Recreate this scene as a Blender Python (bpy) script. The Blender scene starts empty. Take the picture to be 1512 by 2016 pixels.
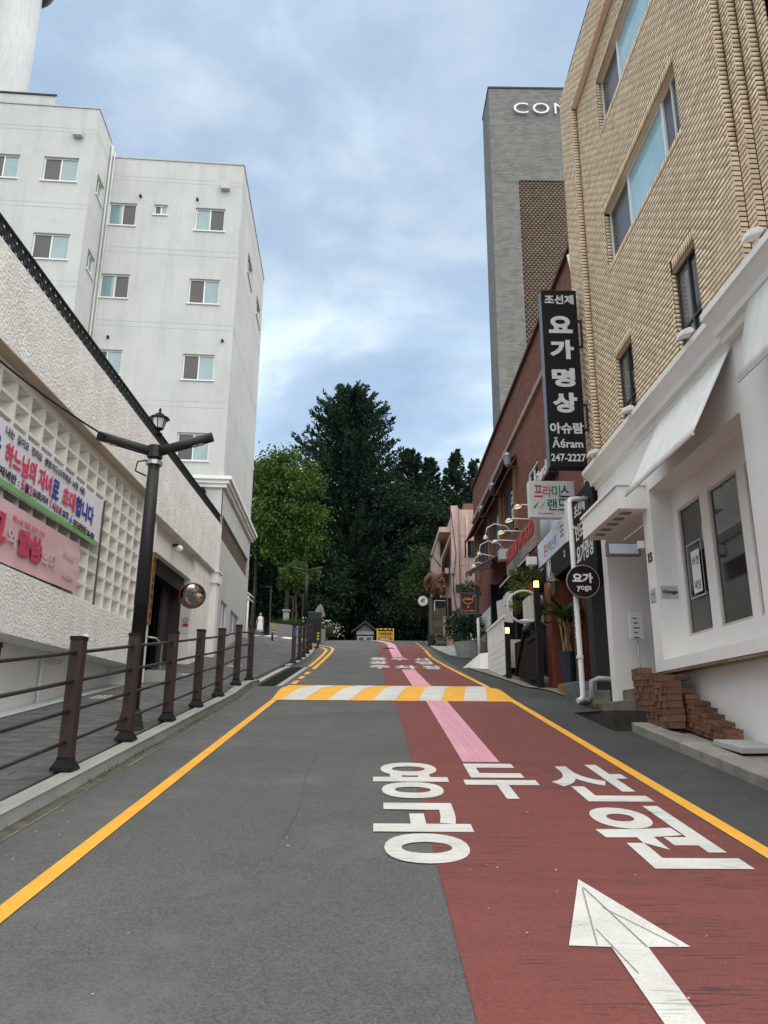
import bpy, bmesh, math, random
import numpy as np
from mathutils import Vector, Matrix, Euler
random.seed(7); RNG = np.random.default_rng(7)
SC = bpy.context.scene
COL = SC.collection
R = math.radians

# ------------------------------------------------------------------ camera
cam_d = bpy.data.cameras.new('camera'); cam = bpy.data.objects.new('camera', cam_d); COL.objects.link(cam)
SC.camera = cam
cam_d.sensor_fit = 'VERTICAL'; cam_d.sensor_height = 36.0
cam_d.lens = 36.0 * 1514 / 2016
cam_d.clip_start = 0.05; cam_d.clip_end = 2000
_P, _Y, _R = R(15.65), R(0.5), R(0.4)
cam.matrix_world = (Matrix.Translation((0, 0, 1.6)) @ Matrix.Rotation(-_Y, 4, 'Z')
                    @ Matrix.Rotation(math.pi/2 + _P, 4, 'X') @ Matrix.Rotation(_R, 4, 'Z'))
# ------------------------------------------------------------------ sky, sun, exposure
SUN_EL, SUN_AZ = R(62), R(140)      # azimuth clockwise from +Y: the veiled sun stands high behind the camera
world = bpy.data.worlds.new('World'); SC.world = world; world.use_nodes = True
def build_world():
    nt = world.node_tree; N = nt.nodes; L = nt.links
    for n in list(N): N.remove(n)
    out = N.new('ShaderNodeOutputWorld'); bg = N.new('ShaderNodeBackground')
    sky = N.new('ShaderNodeTexSky'); sky.sky_type = 'NISHITA'; sky.sun_disc = False
    sky.sun_elevation = SUN_EL; sky.sun_rotation = SUN_AZ
    sky.air_density = 1.0; sky.dust_density = 1.2; sky.ozone_density = 1.0
    tc = N.new('ShaderNodeTexCoord')
    sep = N.new('ShaderNodeSeparateXYZ'); L.new(tc.outputs['Generated'], sep.inputs[0])
    ab = N.new('ShaderNodeMath'); ab.operation = 'ABSOLUTE'; L.new(sep.outputs['Z'], ab.inputs[0])
    ad = N.new('ShaderNodeMath'); ad.operation = 'ADD'; ad.inputs[1].default_value = 0.22; L.new(ab.outputs[0], ad.inputs[0])
    dv = []
    for a in 'XY':
        d = N.new('ShaderNodeMath'); d.operation = 'DIVIDE'; L.new(sep.outputs[a], d.inputs[0]); L.new(ad.outputs[0], d.inputs[1]); dv.append(d)
    cb = N.new('ShaderNodeCombineXYZ'); L.new(dv[0].outputs[0], cb.inputs[0]); L.new(dv[1].outputs[0], cb.inputs[1])
    def noise(scale, det, rough, off, dist=0.0):
        mp = N.new('ShaderNodeMapping'); mp.inputs['Location'].default_value = off; L.new(cb.outputs[0], mp.inputs[0])
        n = N.new('ShaderNodeTexNoise'); n.inputs['Scale'].default_value = scale; n.inputs['Detail'].default_value = det
        n.inputs['Roughness'].default_value = rough; n.inputs['Distortion'].default_value = dist; L.new(mp.outputs[0], n.inputs[0]); return n
    n1 = noise(1.6, 6, 0.52, (3.1, 1.7, 0.4), 0.3)
    n2 = noise(3.4, 7, 0.55, (8.3, 2.2, 1.1), 0.2)
    r1 = N.new('ShaderNodeMapRange'); r1.interpolation_type = 'SMOOTHSTEP'; L.new(n1.outputs[0], r1.inputs[0])
    r1.inputs[1].default_value = .38; r1.inputs[2].default_value = .64; r1.inputs[3].default_value = 0.45; r1.inputs[4].default_value = .95
    ramp = N.new('ShaderNodeValToRGB'); L.new(n2.outputs[0], ramp.inputs[0])
    ramp.color_ramp.elements[0].position = .34; ramp.color_ramp.elements[0].color = (4.6, 6.1, 7.7, 1)
    ramp.color_ramp.elements[1].position = .70; ramp.color_ramp.elements[1].color = (8.8, 9.7, 10.4, 1)
    e = ramp.color_ramp.elements.new(.50); e.color = (5.6, 7.0, 8.4, 1)
    mix = N.new('ShaderNodeMix'); mix.data_type = 'RGBA'
    L.new(r1.outputs[0], mix.inputs[0]); L.new(sky.outputs[0], mix.inputs[6]); L.new(ramp.outputs[0], mix.inputs[7])
    L.new(mix.outputs[2], bg.inputs[0]); bg.inputs[1].default_value = 0.0445
    L.new(bg.outputs[0], out.inputs[0])
build_world()
sun_d = bpy.data.lights.new('sun', 'SUN'); sun_d.energy = 1.5; sun_d.angle = R(115); sun_d.color = (1, .935, .83)
sun = bpy.data.objects.new('sun', sun_d); COL.objects.link(sun)
_sd = Vector((math.sin(SUN_AZ)*math.cos(SUN_EL), math.cos(SUN_AZ)*math.cos(SUN_EL), math.sin(SUN_EL)))
sun.rotation_euler = _sd.to_track_quat('Z', 'Y').to_euler()
SC.view_settings.view_transform = 'Standard'; SC.view_settings.look = 'None'
SC.view_settings.exposure = 1.75; SC.view_settings.gamma = 1.0; SC.view_settings.use_curve_mapping = False
SC.render.engine = 'CYCLES'; SC.cycles.max_bounces = 6; SC.cycles.transparent_max_bounces = 8

# ------------------------------------------------------------------ materials
def lin(*c):
    return tuple(((v/255)/12.92 if v/255 <= .04045 else ((v/255+.055)/1.055)**2.4) for v in c)
_M = {}
def mat(name, col, rough=.7, var=.12, scale=4.0, bump=0.0, bscale=60.0, metal=0.0, rnd=0.0, streak=0.0,
        dirt=None, dirt_amt=0.0, spec=.4, sub=None, stretch=(1, 1, 1), bdist=.01, speck=0.0, trans=0.0, emit=None, estr=0.0, brick=None, scratch=None):
    if name in _M: return _M[name]
    m = bpy.data.materials.new(name); m.use_nodes = True; _M[name] = m
    nt = m.node_tree; N = nt.nodes; L = nt.links; b = N['Principled BSDF']
    b.inputs['Roughness'].default_value = rough; b.inputs['Metallic'].default_value = metal
    b.inputs['Specular IOR Level'].default_value = spec
    tc = N.new('ShaderNodeTexCoord'); mp = N.new('ShaderNodeMapping'); mp.inputs['Scale'].default_value = stretch
    L.new(tc.outputs['Object'], mp.inputs[0])
    n = N.new('ShaderNodeTexNoise'); n.inputs['Scale'].default_value = scale; n.inputs['Detail'].default_value = 6; n.inputs['Roughness'].default_value = .6
    L.new(mp.outputs[0], n.inputs[0])
    rg = N.new('ShaderNodeMapRange'); L.new(n.outputs[0], rg.inputs[0])
    rg.inputs[1].default_value = .3; rg.inputs[2].default_value = .7; rg.inputs[3].default_value = 1-var; rg.inputs[4].default_value = 1+var
    val = rg.outputs[0]
    def mul(a, bsock):
        q = N.new('ShaderNodeMath'); q.operation = 'MULTIPLY'; L.new(a, q.inputs[0]); L.new(bsock, q.inputs[1]); return q.outputs[0]
    if rnd:
        g = N.new('ShaderNodeNewGeometry'); oi = N.new('ShaderNodeObjectInfo')
        s = N.new('ShaderNodeMath'); s.operation = 'ADD'; L.new(g.outputs['Random Per Island'], s.inputs[0]); L.new(oi.outputs['Random'], s.inputs[1])
        fr = N.new('ShaderNodeMath'); fr.operation = 'FRACT'; L.new(s.outputs[0], fr.inputs[0])
        r2 = N.new('ShaderNodeMapRange'); L.new(fr.outputs[0], r2.inputs[0]); r2.inputs[3].default_value = 1-rnd; r2.inputs[4].default_value = 1+rnd
        val = mul(val, r2.outputs[0])
    if streak:
        mp2 = N.new('ShaderNodeMapping'); mp2.inputs['Scale'].default_value = (2.2, 2.2, .16); L.new(tc.outputs['Object'], mp2.inputs[0])
        n2 = N.new('ShaderNodeTexNoise'); n2.inputs['Scale'].default_value = 1.6; n2.inputs['Detail'].default_value = 5; n2.inputs['Roughness'].default_value = .65; L.new(mp2.outputs[0], n2.inputs[0])
        r3 = N.new('ShaderNodeMapRange'); r3.interpolation_type = 'SMOOTHSTEP'; L.new(n2.outputs[0], r3.inputs[0]); r3.inputs[1].default_value = .34; r3.inputs[2].default_value = .56
        r3.inputs[3].default_value = 1-streak; r3.inputs[4].default_value = 1
        val = mul(val, r3.outputs[0])
    if speck:
        n5 = N.new('ShaderNodeTexVoronoi'); n5.inputs['Scale'].default_value = 95; L.new(tc.outputs['Object'], n5.inputs[0])
        sp = N.new('ShaderNodeSeparateColor'); L.new(n5.outputs['Color'], sp.inputs[0])
        r5 = N.new('ShaderNodeMapRange'); L.new(sp.outputs[0], r5.inputs[0]); r5.inputs[3].default_value = 1-speck; r5.inputs[4].default_value = 1+speck*1.0
        val = mul(val, r5.outputs[0])
    cc = N.new('ShaderNodeMix'); cc.data_type = 'RGBA'; cc.blend_type = 'MULTIPLY'; cc.inputs[0].default_value = 1
    cc.inputs[6].default_value = (*col, 1)
    comb = N.new('ShaderNodeCombineColor')
    for i in range(3): L.new(val, comb.inputs[i])
    L.new(comb.outputs[0], cc.inputs[7]); res = cc.outputs[2]
    if dirt:
        n4 = N.new('ShaderNodeTexNoise'); n4.inputs['Scale'].default_value = .8; n4.inputs['Detail'].default_value = 8; n4.inputs['Roughness'].default_value = .7
        L.new(tc.outputs['Object'], n4.inputs[0])
        r4 = N.new('ShaderNodeMapRange'); r4.interpolation_type = 'SMOOTHSTEP'; L.new(n4.outputs[0], r4.inputs[0]); r4.inputs[1].default_value = .45; r4.inputs[2].default_value = .75
        r4.inputs[4].default_value = dirt_amt
        dm = N.new('ShaderNodeMix'); dm.data_type = 'RGBA'; L.new(r4.outputs[0], dm.inputs[0]); L.new(res, dm.inputs[6]); dm.inputs[7].default_value = (*dirt, 1)
        res = dm.outputs[2]
    L.new(res, b.inputs['Base Color'])
    if scratch:      # thin dark scuffs that run across the lane
        mp3 = N.new('ShaderNodeMapping'); mp3.inputs['Scale'].default_value = (2.2, 34, 1); L.new(tc.outputs['Object'], mp3.inputs[0])
        n6 = N.new('ShaderNodeTexNoise'); n6.inputs['Scale'].default_value = 1.6; n6.inputs['Detail'].default_value = 3; L.new(mp3.outputs[0], n6.inputs[0])
        n7 = N.new('ShaderNodeTexNoise'); n7.inputs['Scale'].default_value = .9; n7.inputs['Detail'].default_value = 3; L.new(tc.outputs['Object'], n7.inputs[0])
        r7 = N.new('ShaderNodeMapRange'); L.new(n7.outputs[0], r7.inputs[0]); r7.inputs[1].default_value = .40; r7.inputs[2].default_value = .62; r7.inputs[3].default_value = .70; r7.inputs[4].default_value = .56
        gt_ = N.new('ShaderNodeMath'); gt_.operation = 'SUBTRACT'; L.new(n6.outputs[0], gt_.inputs[0]); L.new(r7.outputs[0], gt_.inputs[1])
        r6 = N.new('ShaderNodeMapRange'); L.new(gt_.outputs[0], r6.inputs[0]); r6.inputs[1].default_value = 0; r6.inputs[2].default_value = .05; r6.inputs[4].default_value = .8
        sm_ = N.new('ShaderNodeMix'); sm_.data_type = 'RGBA'; L.new(r6.outputs[0], sm_.inputs[0]); L.new(res, sm_.inputs[6]); sm_.inputs[7].default_value = (*scratch, 1)
        for l in list(b.inputs['Base Color'].links): L.remove(l)
        L.new(sm_.outputs[2], b.inputs['Base Color']); res = sm_.outputs[2]
    if brick:
        sx = N.new('ShaderNodeSeparateXYZ'); L.new(tc.outputs['Object'], sx.inputs[0])
        sm = N.new('ShaderNodeMath'); sm.operation = 'ADD'; L.new(sx.outputs[0], sm.inputs[0]); L.new(sx.outputs[1], sm.inputs[1])
        cv = N.new('ShaderNodeCombineXYZ'); L.new(sm.outputs[0], cv.inputs[0]); L.new(sx.outputs[2], cv.inputs[1])
        bt = N.new('ShaderNodeTexBrick'); L.new(cv.outputs[0], bt.inputs[0]); bt.inputs['Scale'].default_value = 1
        bt.inputs['Color1'].default_value = (1.18, 1.18, 1.18, 1); bt.inputs['Color2'].default_value = (.78, .78, .78, 1); bt.inputs['Mortar'].default_value = (brick[2],)*3+(1,)
        bt.inputs['Mortar Size'].default_value = brick[1]*.11; bt.inputs['Brick Width'].default_value = brick[0]; bt.inputs['Row Height'].default_value = brick[1]
        bm = N.new('ShaderNodeMix'); bm.data_type = 'RGBA'; bm.blend_type = 'MULTIPLY'; bm.inputs[0].default_value = 1; L.new(res, bm.inputs[6]); L.new(bt.outputs[0], bm.inputs[7])
        for l in list(b.inputs['Base Color'].links): L.remove(l)
        L.new(bm.outputs[2], b.inputs['Base Color'])
    if trans:
        b.inputs['Transmission Weight'].default_value = trans
    if emit:
        b.inputs['Emission Color'].default_value = (*emit, 1); b.inputs['Emission Strength'].default_value = estr
    if bump:
        nb = N.new('ShaderNodeTexNoise'); nb.inputs['Scale'].default_value = bscale; nb.inputs['Detail'].default_value = 4; L.new(mp.outputs[0], nb.inputs[0])
        bp = N.new('ShaderNodeBump'); bp.inputs['Strength'].default_value = bump; bp.inputs['Distance'].default_value = bdist
        L.new(nb.outputs[0], bp.inputs['Height']); L.new(bp.outputs[0], b.inputs['Normal'])
    return m
def glass_mat(name, col, rough=.06, spec=.9):
    return mat(name, col, rough=rough, var=.18, scale=1.4, spec=spec, bump=.02, bscale=1.2)

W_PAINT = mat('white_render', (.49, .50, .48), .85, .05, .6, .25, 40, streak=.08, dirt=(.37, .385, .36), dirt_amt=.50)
W_SMOOTH = mat('white_smooth', (.77, .755, .72), .7, .04, 1.2, .05, 30, dirt=(.56, .55, .52), dirt_amt=.16)
W_STUCCO = mat('white_stucco', (.80, .785, .75), .95, .10, 3, 1.0, 22, streak=.06, dirt=(.60, .57, .52), dirt_amt=.25, bdist=.035)
W_BLOCK = mat('painted_block', (.78, .765, .72), .85, .08, 5, .2, 50, rnd=.05, dirt=(.5, .47, .42), dirt_amt=.22)
BEIGE = mat('stained_soffit', (.50, .42, .34), .9, .15, 2)
ASPH = mat('asphalt', (.080, .081, .077), .93, .12, .55, .4, 160, speck=.30, dirt=(.15, .15, .14), dirt_amt=.5, bdist=.006)
ASPH_OLD = mat('old_asphalt', (.044, .044, .043), .95, .18, 1.4, .6, 120, speck=.28, dirt=(.095, .095, .09), dirt_amt=.35, bdist=.006)
REDP = mat('red_road_paint', (.160, .043, .036), .85, .13, 1.0, .55, 90, speck=.16, dirt=(.12, .040, .036), dirt_amt=.55, stretch=(.6, 7, 1), bdist=.006, scratch=(.045, .022, .020))
WPAINT = mat('white_road_paint', (.54, .53, .495), .8, .10, 3, .35, 70, speck=.08, dirt=(.38, .37, .34), dirt_amt=.6, scratch=(.30, .29, .27))
YPAINT = mat('yellow_road_paint', (.72, .35, .032), .75, .10, 3, .3, 70, speck=.06, dirt=(.55, .27, .05), dirt_amt=.4)
PPAINT = mat('pink_road_paint', (.58, .285, .345), .8, .10, 2, .4, 70, speck=.07, dirt=(.48, .24, .28), dirt_amt=.6, stretch=(6, .5, 1))
CONC = mat('concrete', (.31, .31, .295), .9, .14, 2, .4, 60, rnd=.08, dirt=(.20, .20, .18), dirt_amt=.4)
CONC_D = mat('stained_concrete', (.17, .145, .10), .95, .35, 2.2, .5, 40, dirt=(.05, .045, .035), dirt_amt=.7)
PAVER = mat('dark_paver', (.090, .091, .090), .9, .15, 6, .4, 90, rnd=.22)
PAVE_J = mat('paver_joint', (.07, .07, .068), .95, .2, 8)
GROUND = mat('ground_soil', (.07, .065, .05), .95, .3, .3)
BLACKM = mat('black_metal', (.009, .009, .010), .5, .2, 6, spec=.2)
DGREY = mat('dark_grey_metal', (.026, .026, .027), .5, .12, 5, spec=.25)
BROWNW = mat('brown_rail_post', (.032, .017, .014), .6, .2, 9, .2, 40, stretch=(1, 1, .12))
GALV = mat('galvanised_metal', (.42, .43, .43), .45, .1, 5, metal=.6)
WPIPE = mat('white_pipe', (.66, .65, .62), .5, .06, 3, dirt=(.4, .36, .3), dirt_amt=.3)
WFRAME = mat('white_window_frame', (.70, .70, .68), .5, .04, 5)
DFRAME = mat('dark_window_frame', (.03, .03, .03), .45, .1, 5)
PANE_T = glass_mat('sky_tint_pane', (.17, .27, .28))  # teal base colour carries the sky reflection and a pale curtain
PANE_D = glass_mat('screened_pane', (.045, .042, .038), .25, .5)
PANE_B = glass_mat('dark_pane', (.012, .014, .016), .04, .9)
PANE_S = glass_mat('pale_teal_pane', (.30, .50, .55), .08, .8)  # paler blue-green base colour
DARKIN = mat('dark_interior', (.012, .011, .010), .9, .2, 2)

# ------------------------------------------------------------------ object helpers
def thing(name, label, cat, loc=(0, 0, 0), group=None):
    o = bpy.data.objects.new(name, None); COL.objects.link(o); o.location = loc
    o.empty_display_size = .2
    o['label'] = label; o['category'] = cat
    if group: o['group'] = group
    return o
def tag(o, label, cat, group=None):
    o['label'] = label; o['category'] = cat
    if group: o['group'] = group
    return o
def put(o, parent=None):
    COL.objects.link(o)
    if parent is not None:
        o.parent = parent
        o.matrix_parent_inverse = wm(parent).inverted()
    return o
def wm(o):
    m = o.matrix_basis.copy()
    if o.parent is not None: m = wm(o.parent) @ o.matrix_parent_inverse @ m
    return m
def inst(name, mesh, mx, parent=None):
    o = bpy.data.objects.new(name, mesh); o.matrix_basis = mx; return put(o, parent)
class MB:
    def __init__(s): s.v = []; s.f = []
    def add(s, vs, fs):
        k = len(s.v); s.v += [tuple(p) for p in vs]; s.f += [tuple(i+k for i in f) for f in fs]; return s
    def box(s, x0, x1, y0, y1, z0, z1, mx=None):
        vs = [Vector(p) for p in ((x0,y0,z0),(x1,y0,z0),(x1,y1,z0),(x0,y1,z0),(x0,y0,z1),(x1,y0,z1),(x1,y1,z1),(x0,y1,z1))]
        if mx: vs = [mx @ p for p in vs]
        return s.add(vs, [(0,3,2,1),(4,5,6,7),(0,1,5,4),(1,2,6,5),(2,3,7,6),(3,0,4,7)])
    def quad(s, a, b, c, d): return s.add([a, b, c, d], [(0, 1, 2, 3)])
    def poly(s, pts): return s.add(pts, [tuple(range(len(pts)))])
    def prism(s, pts, vec):
        n = len(pts); vec = Vector(vec); a = [Vector(p) for p in pts]
        s.add(a + [p+vec for p in a], [tuple(range(n-1, -1, -1)), tuple(range(n, 2*n))] + [(i, (i+1) % n, n+(i+1) % n, n+i) for i in range(n)])
        return s
    def tube(s, pts, r, n=8, cap=True):
        pts = [Vector(p) for p in pts]; rs = r if isinstance(r, (list, tuple)) else [r]*len(pts)
        k = len(s.v); ref = None
        for i, p in enumerate(pts):
            t = (pts[min(i+1, len(pts)-1)] - pts[max(i-1, 0)]).normalized()
            if ref is None: ref = t.orthogonal().normalized()
            u = (ref - t*ref.dot(t)).normalized(); w = t.cross(u); ref = u
            for j in range(n):
                a = 2*math.pi*j/n; s.v.append(tuple(p + (u*math.cos(a)+w*math.sin(a))*rs[i]))
        for i in range(len(pts)-1):
            for j in range(n):
                s.f.append((k+i*n+j, k+i*n+(j+1) % n, k+(i+1)*n+(j+1) % n, k+(i+1)*n+j))
        if cap:
            s.f.append(tuple(k+j for j in range(n-1, -1, -1))); e = k+(len(pts)-1)*n; s.f.append(tuple(e+j for j in range(n)))
        return s
    def lathe(s, prof, c=(0, 0, 0), n=16, mx=None, caps=True):
        k = len(s.v)
        for r_, z in prof:
            for j in range(n):
                a = 2*math.pi*(j+.5)/n; p = Vector((r_*math.cos(a), r_*math.sin(a), z))
                if mx: p = mx @ p
                s.v.append(tuple(p + Vector(c)))
        m = len(prof)
        for i in range(m-1):
            for j in range(n): s.f.append((k+i*n+j, k+i*n+(j+1) % n, k+(i+1)*n+(j+1) % n, k+(i+1)*n+j))
        if caps: s.f.append(tuple(k+j for j in range(n-1, -1, -1))); s.f.append(tuple(k+(m-1)*n+j for j in range(n)))
        return s
    def mesh(s, name, m=None, smooth=False):
        me = bpy.data.meshes.new(name); me.from_pydata(s.v, [], s.f)
        if m: me.materials.append(m)
        if smooth:
            for p in me.polygons: p.use_smooth = len(p.vertices) <= 4
        me.update(); return me
    def build(s, name, m, parent=None, smooth=False, kind=None, bevel=0.0, label=None):
        o = bpy.data.objects.new(name, s.mesh(name, m, smooth)); put(o, parent)
        if kind: o['kind'] = kind
        if label: o['label'] = label
        if bevel:
            b = o.modifiers.new('bevel', 'BEVEL'); b.width = bevel; b.segments = 2; b.limit_method = 'ANGLE'; b.angle_limit = R(40)
        return o
def B(name, m, parent, *boxes, **k):
    mb = MB()
    for b in boxes: mb.box(*b)
    return mb.build(name, m, parent, **k)
def T(name, m, parent, pts, r, n=8, **k):
    return MB().tube(pts, r, n).build(name, m, parent, smooth=True, **k)
def npmesh(name, verts, faces, m, parent=None, kind=None, smooth=False):
    me = bpy.data.meshes.new(name); nv, nf = len(verts), len(faces); k = faces.shape[1]
    me.vertices.add(nv); me.vertices.foreach_set('co', np.asarray(verts, np.float32).ravel())
    me.loops.add(nf*k); me.loops.foreach_set('vertex_index', np.asarray(faces, np.int32).ravel())
    me.polygons.add(nf); me.polygons.foreach_set('loop_start', np.arange(0, nf*k, k, dtype=np.int32))
    me.update(calc_edges=True); me.materials.append(m)
    if smooth: me.polygons.foreach_set('use_smooth', np.ones(nf, bool))
    o = bpy.data.objects.new(name, me); put(o, parent)
    if kind: o['kind'] = kind
    return o
def wall(mb, O, U, V, w, h, holes, rev=0.0, u0=0.0, v0=0.0):
    """sheet from (u0,v0) to (w,h) in the U,V frame with rectangular openings; reveals go against U x V"""
    O = Vector(O); U = Vector(U); V = Vector(V); Nn = U.cross(V).normalized()
    us = sorted({u0, w} | {q for a in holes for q in (a[0], a[1]) if u0 < q < w}); vs = sorted({v0, h} | {q for a in holes for q in (a[2], a[3]) if v0 < q < h})
    P = lambda u, v, d=0: O + U*u + V*v - Nn*d
    for i in range(len(us)-1):
        for j in range(len(vs)-1):
            cu = (us[i]+us[i+1])/2; cv = (vs[j]+vs[j+1])/2
            if any(a[0] < cu < a[1] and a[2] < cv < a[3] for a in holes): continue
            mb.quad(P(us[i], vs[j]), P(us[i+1], vs[j]), P(us[i+1], vs[j+1]), P(us[i], vs[j+1]))
    if rev:
        for a in holes:
            q = [(a[0], a[2]), (a[1], a[2]), (a[1], a[3]), (a[0], a[3])]
            for i in range(4):
                s, e = q[i], q[(i+1) % 4]; mb.quad(P(*s), P(*s, rev), P(*e, rev), P(*e))
    return mb
TXT = bpy.data.scenes.new('lettering_workbench')      # scratch scene, removed at the end
def text_mesh(body, bold=0.0, depth=0.0, res=4):
    cu = bpy.data.curves.new('txt', 'FONT'); cu.body = body; cu.size = 1; cu.offset = bold; cu.extrude = depth; cu.resolution_u = res
    cu.align_x = 'LEFT'; cu.space_line = 1.1
    ob = bpy.data.objects.new('txt', cu); TXT.collection.objects.link(ob)
    vl = TXT.view_layers[0]; vl.update(); dg = vl.depsgraph
    me = bpy.data.meshes.new_from_object(ob.evaluated_get(dg))
    bpy.data.objects.remove(ob); bpy.data.curves.remove(cu)
    v = np.empty(len(me.vertices)*3, np.float32); me.vertices.foreach_get('co', v); v = v.reshape(-1, 3)
    return me, v
def lettering(body, m, parent, O, U, V, w=None, h=None, bold=.0, depth=.004, name='lettering', shear=0.0):
    """O is the centre of the line of writing, U its reading direction, V up"""
    me, v = text_mesh(body, bold, .5 if depth else 0)
    mn, mx = v.min(0), v.max(0); sz = mx-mn; c = (mn+mx)/2
    if w is None: w = sz[0]*h/sz[1]
    if h is None: h = sz[1]*w/sz[0]
    U = Vector(U).normalized(); V = Vector(V).normalized(); Nn = U.cross(V)
    a = (v[:, 0]-c[0])*w/sz[0]; b = (v[:, 1]-c[1])*h/sz[1]; d = v[:, 2]*depth
    a = a + b*shear
    P = np.array(O)[None] + a[:, None]*np.array(U) + b[:, None]*np.array(V) + d[:, None]*np.array(Nn)
    me.vertices.foreach_set('co', P.astype(np.float32).ravel()); me.materials.clear(); me.materials.append(m); me.name = name; me.update()
    o = bpy.data.objects.new(name, me); return put(o, parent)
# ------------------------------------------------------------------ terrain profile
KN = [(25,3.375,.135),(35,4.80,.155),(43.5,6.15,.16),(48,6.78,.10),(53,7.05,.03),(60,7.15,.01),(75,7.2,0),(400,7.2,0)]
def prof(y):
    if y <= 25: return .135*y
    for (a,za,sa),(b,zb,sb) in zip(KN, KN[1:]):
        if y <= b:
            h = b-a; t = (y-a)/h
            return (2*t**3-3*t*t+1)*za+(t**3-2*t*t+t)*h*sa+(-2*t**3+3*t*t)*zb+(t**3-t*t)*h*sb
    return 7.2
HUMP0, HUMP1 = 15.55, 18.95
def road_z(y):
    z = prof(y)
    if HUMP0 < y < HUMP1: z += .07*math.sin(math.pi*(y-HUMP0)/(HUMP1-HUMP0))**2
    return z
def interp(y, pts):
    if y <= pts[0][0]: return pts[0][1]
    for (a, va), (b, vb) in zip(pts, pts[1:]):
        if y <= b: return va + (vb-va)*(y-a)/(b-a)
    return pts[-1][1]
LIFT = [(19, 0), (25, .30), (31, .62), (37, .43), (46, .22), (60, .1)]
def left_z(x, y): return prof(y) + .12 + interp(y, LIFT)*max(0, min(1.3, (-3-x)/2.3))
YS = sorted(set([round(-10+i*.5, 3) for i in range(140)] + [round(HUMP0+i*(HUMP1-HUMP0)/16, 4) for i in range(17)]))
def strip(mb, fx0, fx1, y0, y1, fz, dz=0.0, nx=1):
    ys = [y0] + [y for y in YS if y0+1e-3 < y < y1-1e-3] + [y1]
    k = len(mb.v)
    for y in ys:
        a, b = fx0(y) if callable(fx0) else fx0, fx1(y) if callable(fx1) else fx1
        for i in range(nx+1):
            x = a+(b-a)*i/nx; mb.v.append((x, y, fz(x, y)+dz))
    n = nx+1
    for j in range(len(ys)-1):
        for i in range(nx):
            mb.f.append((k+j*n+i, k+j*n+i+1, k+(j+1)*n+i+1, k+(j+1)*n+i))
    return mb
rz = lambda x, y: road_z(y)
def struct(o): o['kind'] = 'structure'; return o

# ground sheet reaching the horizon, and the wooded hill behind the park
g = MB(); xs = [-400, -120, -60, -30, -15, -6, 6, 15, 30, 60, 120, 400]; ys = [-300, -60, -20, 0, 20, 30, 40, 48, 60, 75, 95, 120, 160, 400]
def gz(x, y):
    z = prof(max(y, -60)) - .25
    if y > 75: z += min(14, (y-75)*.20)
    return z
for y in ys:
    for x in xs: g.v.append((x, y, gz(x, y)))
for j in range(len(ys)-1):
    for i in range(len(xs)-1):
        k = j*len(xs)+i; g.f.append((k, k+1, k+1+len(xs), k+len(xs)))
struct(g.build('ground', GROUND))
road = struct(strip(MB(), -2.95, 2.70, -10, 59, rz, 0, 6).build('road', ASPH))
sh = struct(strip(MB(), 2.70, 6.5, -10, 59, rz, 0, 4).build('road_shoulder', ASPH_OLD))
# red lane, in two lengths either side of the hump
redL = lambda y: interp(y, [(-10, .43), (15.6, .40), (19, .24), (42, .08)])
redR = lambda y: interp(y, [(-10, 2.66), (15.6, 2.64), (19, 2.56), (26, 2.40), (32, 2.26), (42, 2.26)])
strip(MB(), redL, redR, -10, HUMP0, rz, .004, 3).build('red_lane_paint', REDP, road)
strip(MB(), redL, redR, HUMP1, 41.3, rz, .004, 3).build('red_lane_paint', REDP, road)
# pink guide stripe
strip(MB(), .985, 1.40, 9.08, HUMP0, rz, .008).build('pink_guide_stripe', PPAINT, road)
strip(MB(), lambda y: interp(y, [(19, .88), (25, .82)]), lambda y: interp(y, [(19, 1.33), (25, 1.24)]), HUMP1+.02, 25.1, rz, .008).build('pink_guide_stripe', PPAINT, road)
PK = [(32.4, .68), (38, .63), (42, .58), (44, .40), (46, -.1), (49, -1.4)]
strip(MB(), lambda y: interp(y, PK), lambda y: interp(y, PK)+.43, 32.4, 49, rz, .008).build('pink_guide_stripe', PPAINT, road)
# yellow lines
strip(MB(), -2.06, -1.94, -10, HUMP0+.1, rz, .008).build('yellow_edge_line', YPAINT, road)
strip(MB(), 2.66, 2.785, -10, HUMP0, rz, .008).build('yellow_edge_line', YPAINT, road)
YR = [(18.5, 2.62), (22, 2.50), (26, 2.38), (32, 2.24), (38, 2.31), (44, 2.22)]
strip(MB(), lambda y: interp(y, YR), lambda y: interp(y, YR)+.13, HUMP1, 32.2, rz, .008).build('yellow_edge_line', YPAINT, road)
for a, b in ((32.5, 37.7), (38.5, 39.4), (40.3, 41.2), (42.0, 43.2), (43.7, 44.4)):
    strip(MB(), lambda y: interp(y, YR), lambda y: interp(y, YR)+.12, a, b, rz, .008).build('yellow_dash', YPAINT, road)
for a, b in ((19.3, 20.3), (20.95, 21.9), (22.6, 23.6)):
    strip(MB(), -2.09, -1.96, a, b, rz, .008).build('yellow_dash', YPAINT, road)
def path_ribbon(pts, w, dz):
    mb = MB(); pts = [Vector((*p, 0)) for p in pts]; n = len(pts)
    for i, p in enumerate(pts):
        t = (pts[min(i+1, n-1)]-pts[max(i-1, 0)]).normalized(); s = Vector((-t.y, t.x, 0))*w/2
        for q in (p+s, p-s): mb.v.append((q.x, q.y, road_z(q.y)+dz))
    for i in range(n-1): mb.f.append((2*i+1, 2*i+3, 2*i+2, 2*i))
    return mb
def dense(pts, step=.5):
    out = []
    for a, b in zip(pts, pts[1:]):
        n = max(1, int(math.dist(a, b)/step))
        out += [(a[0]+(b[0]-a[0])*i/n, a[1]+(b[1]-a[1])*i/n) for i in range(n)]
    return out + [pts[-1]]
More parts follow.
